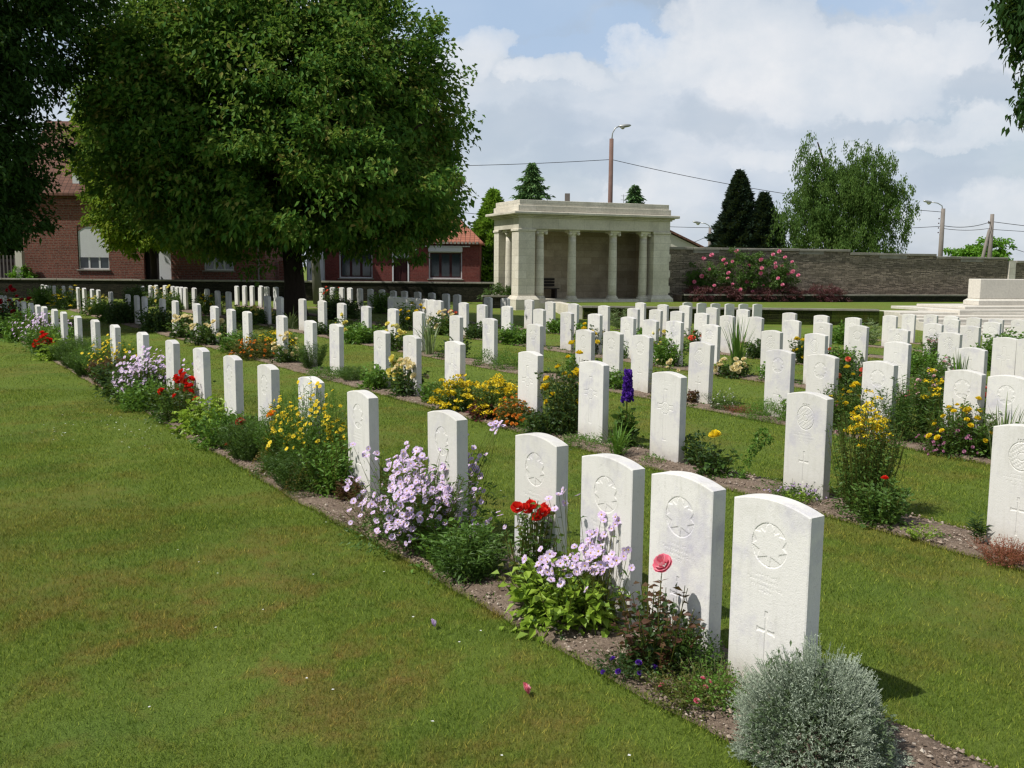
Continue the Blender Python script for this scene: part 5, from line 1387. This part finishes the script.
# climbing rose, barberries and other shrubs of the terrace
def shrub(name, lab, x, y, z, lobes, n, per, cr, ls, lw, mat, cat='shrub', lo=.3, grp=None):
    t = empty(name, (x, y, z)); tag(t, lab, cat, grp); crown(t, lobes, n, per, cr, ls, lw, MATS[mat], lo, .2, 'foliage'); return t
for k in G: LM(k)
t = shrub('climbing_rose', 'big dark rose bush covered in pink blooms against the high wall', 10.3, 43.6, .5, [(-1.3, 0, .9, .9, .45, .9), (0, .1, 1.1, 1.1, .5, .95), (1.3, .3, 1.1, 1.0, .5, .85), (2.1, .5, .8, .7, .4, .65), (-2.0, 0, .8, .5, .4, .9)], 330, 34, .22, .10, .06, 'leaf_mid', 'rose bush')
lb = LB(); n = 92; P, d = crown_pts([(-1.3, -.15, .95, .95, .5, .95), (0, -.05, 1.1, 1.15, .5, .95), (1.3, .15, 1.1, 1.0, .5, .85), (2.2, .4, .8, .75, .45, .65), (-1.9, -.1, .8, .5, .4, .9)], n, .95)
P = P[(d[:, 1] < .35)]; roses(lb, P, np.tile([[-.4, -.8, .5]], (len(P), 1)) + rng.normal(0, .25, P.shape), .088, 0); lb.build('blossoms', [PM('wallpink')], t)
for i, (x, y, w_, lab) in enumerate(((8.3, 43.1, .75, 'reddish barberry by the right corner of the pavilion'), (9.7, 43.35, .7, 'reddish barberry second from the pavilion under the rose bush'), (11.1, 43.7, .8, 'reddish barberry under the middle of the rose bush'), (12.5, 44.0, .8, 'reddish barberry right of the rose bush'), (14.4, 44.4, 1.15, 'widest reddish barberry below the bare stretch of wall'))):
    shrub('barberry_shrub', lab, x, y, .45, [(0, 0, .12, w_, .45, .48 if i > 2 else .38)], int(150 * w_ + 40), 34, .15, .08, .03, 'leaf_wine', grp='barberries along the high wall')
shrub('green_shrub', 'green grassy shrub on the low wall left of the pavilion', -.5, 41.5, .35, [(0, 0, .18, .75, .4, .42)], 90, 34, .16, .14, .03, 'leaf_mid')
shrub('clipped_hedge', 'sunlit bright green shrub at the gate of the tall brick house', -25.2, 49.6, 0, [(0, 0, .9, .65, .4, .75)], 90, 40, .2, .12, .08, 'leaf_bright', 'shrub')

# ------------------------------------------------------------------ poles, lamps, wires
def lamp(lab, x, y, h, r, arm, mat, big=False):
    t = empty('street_lamp', (x, y, 0)); tag(t, lab, 'street lamp', 'street lamps behind the cemetery'); MB().tube([(0, 0, 0), (0, 0, h)], [r * 1.35, r], 10).build('pole', [mat], t, smooth=True)
    ax, az = arm; MB().tube([(0, 0, h - .3), (ax * .12, 0, h + az * .45), (ax * .5, 0, h + az * .85), (ax, 0, h + az)], .035 if not big else .045, 6).build('arm', [METAL], t, smooth=True)
    s = .42 if not big else .55; sg = 1 if ax > 0 else -1
    hd = MB(); V = []; 
    prof = [(0, .05, .05), (.15, .14, .09), (.5, .17, .12), (.85, .14, .09), (1, .03, .03)]
    for q, w_, hh in prof:
        for k in range(8): a = 2 * pi * k / 8; V.append((ax + sg * q * s * 1.5, cos(a) * w_ * s * 1.6, h + az + sin(a) * hh * s * 1.8 + q * .08))
    F = [(j * 8 + k, j * 8 + (k + 1) % 8, (j + 1) * 8 + (k + 1) % 8, (j + 1) * 8 + k) for j in range(4) for k in range(8)] + [tuple(range(7, -1, -1)), tuple(range(32, 40))]
    hd.add(V, F).build('lamp_head', [METAL], t, smooth=True)
    MB().lathe([(.05, h + az - .18), (.13, h + az - .12), (.16, h + az - .04)], ax + sg * .33 * s * 1.5, 0, 12).build('lens', [LENS], t)
    return t
lamp('tall street lamp with a reddish pole rising behind the pavilion', 6.45, 65, 10.2, .14, (.45, .80), POLEW, True)
t2 = lamp('street lamp with curved arm right of the weeping birch', 30.9, 70, 6.15, .14, (-.85, .45), POLE)
for i in range(4): MB().lathe([(.03, 0), (.055, .04), (.03, .09)], -.26, 0, 8).build('insulator', [DOORR], t2, loc=(0, 0, 4.4 + .33 * i))
lamp('small distant street lamp left of the dark evergreens', 15.4, 76, 4.9, .11, (-.75, .38), POLE)
up = empty('utility_pole', (37.9, 77, 0)); tag(up, 'concrete utility pole with a slanting brace at the far right', 'pole')
MB().tube([(0, 0, 0), (0, 0, 6.2)], [.24, .15], 8).build('pole', [POLE], up, smooth=True); MB().tube([(-1.0, 0, 0), (-.15, 0, 5.0)], [.17, .12], 8).build('brace', [POLE], up, smooth=True)
MB().box(-.28, .12, -.05, .05, 5.45, 5.55).build('crossarm', [POLE], up)
for sx in (-.25, .0): MB().lathe([(.03, 5.55), (.05, 5.61), (.03, 5.67)], sx, 0, 8).build('insulator', [DOORR], up)
an = empty('tv_antenna', (7.0, 62, 4.2)); tag(an, 'thin television antenna over the pavilion roof beside the tall lamp pole', 'antenna')
MB().tube([(0, 0, 0), (0, 0, 2.15)], .022, 5).build('mast', [METAL], an); m = MB()
for zz in (1.2, 1.5, 1.8, 2.05): m.box(-.18, .18, -.012, .012, zz, zz + .024)
m.build('crossbars', [METAL], an)
def wire(lab, a, b, sag, r=.02):
    a = np.array(a, float); b = np.array(b, float); P = [a + (b - a) * t - np.array([0, 0, 4 * sag * t * (1 - t)]) for t in np.linspace(0, 1, 15)]
    tag(MB().tube(P, r, 5).build('overhead_wire', [CABLE]), lab, 'wire', 'overhead wires')
wire('wire running from the tall lamp pole towards the left edge of the sky', (6.42, 65, 8.85), (-26, 66, 8.9), .55)
wire('wire sagging from the tall lamp pole down to the weeping birch', (6.48, 65, 8.85), (30.9, 70, 5.9), .45)
wire('lower wire from the small distant lamp to the lamp beside the birch', (15.35, 76, 4.75), (30.9, 70.2, 4.9), .2)
wire('wire from the small distant lamp back behind the pavilion', (15.35, 76, 4.9), (-4, 70, 5.6), .2)
wire('short slanting wire falling left from the small distant lamp', (15.35, 76, 4.3), (11, 70, 3.0), .12)
wire('upper wire between the birch side lamp and the utility pole', (30.9, 70, 4.95), (37.8, 77, 5.6), .25, .024)
wire('lower wire between the birch side lamp and the utility pole', (30.9, 70, 4.75), (37.8, 77, 5.1), .15, .02)
wire('upper wire leaving the utility pole at the right edge', (38.0, 77, 5.6), (60, 80, 4.6), .35, .024)
wire('lower wire leaving the utility pole at the right edge', (38.0, 77, 5.0), (60, 80, 4.7), .2, .02)
wire('stay wire slanting down right from the utility pole', (38.0, 77, 4.1), (44.5, 77, 2.1), .05, .02)

# ------------------------------------------------------------------ light, sky, camera
SUN_EL = R(54); SD = R(23)       # shadows fall towards +x, a little away from the camera
from mathutils import Vector, Matrix
v = Vector((cos(SUN_EL) * cos(SD), cos(SUN_EL) * sin(SD), -sin(SUN_EL)))
sun = bpy.data.lights.new('sun', 'SUN'); sun.energy = 4.3; sun.angle = R(.55); sun.color = (1, .955, .88)
so = bpy.data.objects.new('sun', sun); so.rotation_euler = v.to_track_quat('-Z', 'Y').to_euler(); COL.objects.link(so)
w = bpy.data.worlds.new('World'); sc.world = w; w.use_nodes = True; nt = w.node_tree; nt.nodes.clear()
out = nt.nodes.new('ShaderNodeOutputWorld'); bg = nt.nodes.new('ShaderNodeBackground'); bg.inputs[1].default_value = .1
sky = nt.nodes.new('ShaderNodeTexSky'); sky.sky_type = 'NISHITA'; sky.sun_disc = False; sky.sun_elevation = SUN_EL; sky.sun_rotation = math.atan2(-v.x, -v.y)
sky.air_density = 1.2; sky.dust_density = 1.5
tc = N(nt, 'TexCoord').outputs['Generated']; s3 = N(nt, 'SeparateXYZ'); nt.links.new(tc, s3.inputs[0])
zc = math_(nt, 'MAXIMUM', s3.outputs[2], 0.0); den = math_(nt, 'ADD', zc, .42)
cv = N(nt, 'CombineXYZ'); nt.links.new(math_(nt, 'DIVIDE', s3.outputs[0], den), cv.inputs[0]); nt.links.new(math_(nt, 'DIVIDE', s3.outputs[1], den), cv.inputs[1])
def off(v_, o, s=(1, 1, 1)):
    mp = N(nt, 'Mapping'); mp.inputs['Location'].default_value = o; mp.inputs['Scale'].default_value = s; nt.links.new(v_, mp.inputs[0]); return mp.outputs[0]
n1 = noise(nt, off(cv.outputs[0], (3.4, 1.7, 0)), 1.9, 9, .56, .15)
n2 = noise(nt, off(cv.outputs[0], (7.1, 4.3, 0)), 3.4, 8, .55, .1)
n3 = noise(nt, off(cv.outputs[0], (1.2, 9.3, 0), (.6, 1, 1)), 1.0, 4, .5)
cover = ramp(nt, math_(nt, 'ADD', math_(nt, 'MULTIPLY', n1, .7), math_(nt, 'MULTIPLY', n3, .35)), [(.42, (.30, .30, .30)), (.50, (.72, .72, .72)), (.60, (1, 1, 1))])
cc = ramp(nt, n2, [(.34, (4.7, 5.4, 6.4)), (.48, (5.8, 6.35, 7.1)), (.60, (6.7, 7.0, 7.5)), (.72, (7.9, 7.95, 8.1))])
# individual clouds, each at its own bearing and height in the sky
def sub(a, b): return math_(nt, 'SUBTRACT', a, b)
yc = math_(nt, 'MAXIMUM', s3.outputs[1], .05); U_ = math_(nt, 'DIVIDE', s3.outputs[0], yc); V_ = math_(nt, 'DIVIDE', s3.outputs[2], yc)
uvv = N(nt, 'CombineXYZ'); nt.links.new(U_, uvv.inputs[0]); nt.links.new(V_, uvv.inputs[1])
w1 = noise(nt, uvv.outputs[0], 9, 7, .62); w2 = noise(nt, off(uvv.outputs[0], (5, 5, 0)), 9, 7, .62)
Uw = math_(nt, 'ADD', U_, math_(nt, 'MULTIPLY', sub(w1, .5), .17)); Vw = math_(nt, 'ADD', V_, math_(nt, 'MULTIPLY', sub(w2, .5), .12))
def blobs(lst):
    acc = None
    for cx, cy, rx, ry in lst:
        cu, cvv = (cx - 512) / 959, (267 - cy) / 959 * 1.02
        du = math_(nt, 'DIVIDE', sub(Uw, cu), rx / 959); dv = math_(nt, 'DIVIDE', sub(Vw, cvv), ry / 959)
        d2 = math_(nt, 'ADD', math_(nt, 'MULTIPLY', du, du), math_(nt, 'MULTIPLY', dv, dv)); m_ = math_(nt, 'SUBTRACT', 1, d2, True)
        acc = m_ if acc is None else math_(nt, 'MAXIMUM', acc, m_)
    return acc
front = math_(nt, 'GREATER_THAN', s3.outputs[1], .06)
white = math_(nt, 'MULTIPLY', ramp(nt, blobs([(655, 72, 62, 30), (735, 50, 80, 46), (840, 78, 110, 40), (915, 60, 70, 30), (470, 68, 46, 34), (545, 90, 50, 22), (1015, 215, 60, 45), (640, 195, 60, 20), (950, 130, 70, 26), (770, 160, 60, 20)]), [(.0, (0, 0, 0)), (.20, (.55, .55, .55)), (.7, (1, 1, 1))]), front)
blue = math_(nt, 'MULTIPLY', ramp(nt, blobs([(510, 18, 110, 50), (620, 44, 60, 26), (430, 30, 60, 30), (840, 14, 70, 22), (560, 60, 90, 18)]), [(.05, (0, 0, 0)), (.7, (1, 1, 1))]), front)
grey = math_(nt, 'MULTIPLY', ramp(nt, blobs([(705, 122, 70, 24), (500, 140, 110, 24), (850, 125, 90, 18), (990, 95, 80, 22), (900, 185, 110, 24), (580, 165, 80, 16)]), [(.05, (0, 0, 0)), (.8, (1, 1, 1))]), front)
c = mix(nt, cover, mix(nt, .35, sky.outputs[0], (4.6, 5.6, 7.0)), cc)
c = mix(nt, math_(nt, 'MULTIPLY', blue, .75), c, (3.9, 5.2, 7.1))
c = mix(nt, math_(nt, 'MULTIPLY', white, .68), c, mix(nt, ramp(nt, w1, [(.35, (0, 0, 0)), (.65, (1, 1, 1))]), (6.3, 6.8, 7.4), (8.2, 8.2, 8.3)))
c = mix(nt, math_(nt, 'MULTIPLY', grey, .6), c, (4.2, 4.95, 5.9))
haze = math_(nt, 'SUBTRACT', 1, math_(nt, 'MULTIPLY', zc, 5.0), True)
c = mix(nt, math_(nt, 'MULTIPLY', haze, .4), c, (5.3, 6.0, 6.8))
zen = ramp(nt, zc, [(.30, (1, 1, 1)), (.62, (.42, .45, .50))]); c = mix(nt, 1.0, c, zen, 'MULTIPLY')  # sky dimmed overhead, above the view, to weaken fill on shaded faces
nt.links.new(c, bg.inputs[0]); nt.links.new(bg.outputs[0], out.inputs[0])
cam = bpy.data.cameras.new('camera'); cam.sensor_width = 36; cam.lens = 958.957 / 1024 * 36; cam.clip_end = 3000; cam.clip_start = .05
co = bpy.data.objects.new('camera', cam); COL.objects.link(co); sc.camera = co
M = Matrix.Rotation(pi / 2 - PITCH, 4, 'X') @ Matrix.Rotation(ROLL, 4, 'Z')
co.matrix_world = Matrix.Translation((0, 0, EYE)) @ M
sc.view_settings.view_transform = 'Standard'; sc.view_settings.look = 'None'; sc.view_settings.exposure = .15; sc.view_settings.gamma = 1
sc.cycles.max_bounces = 6; sc.cycles.diffuse_bounces = 3; sc.cycles.transmission_bounces = 4; sc.cycles.use_denoising = True
sc.cycles.filter_width = 1.35
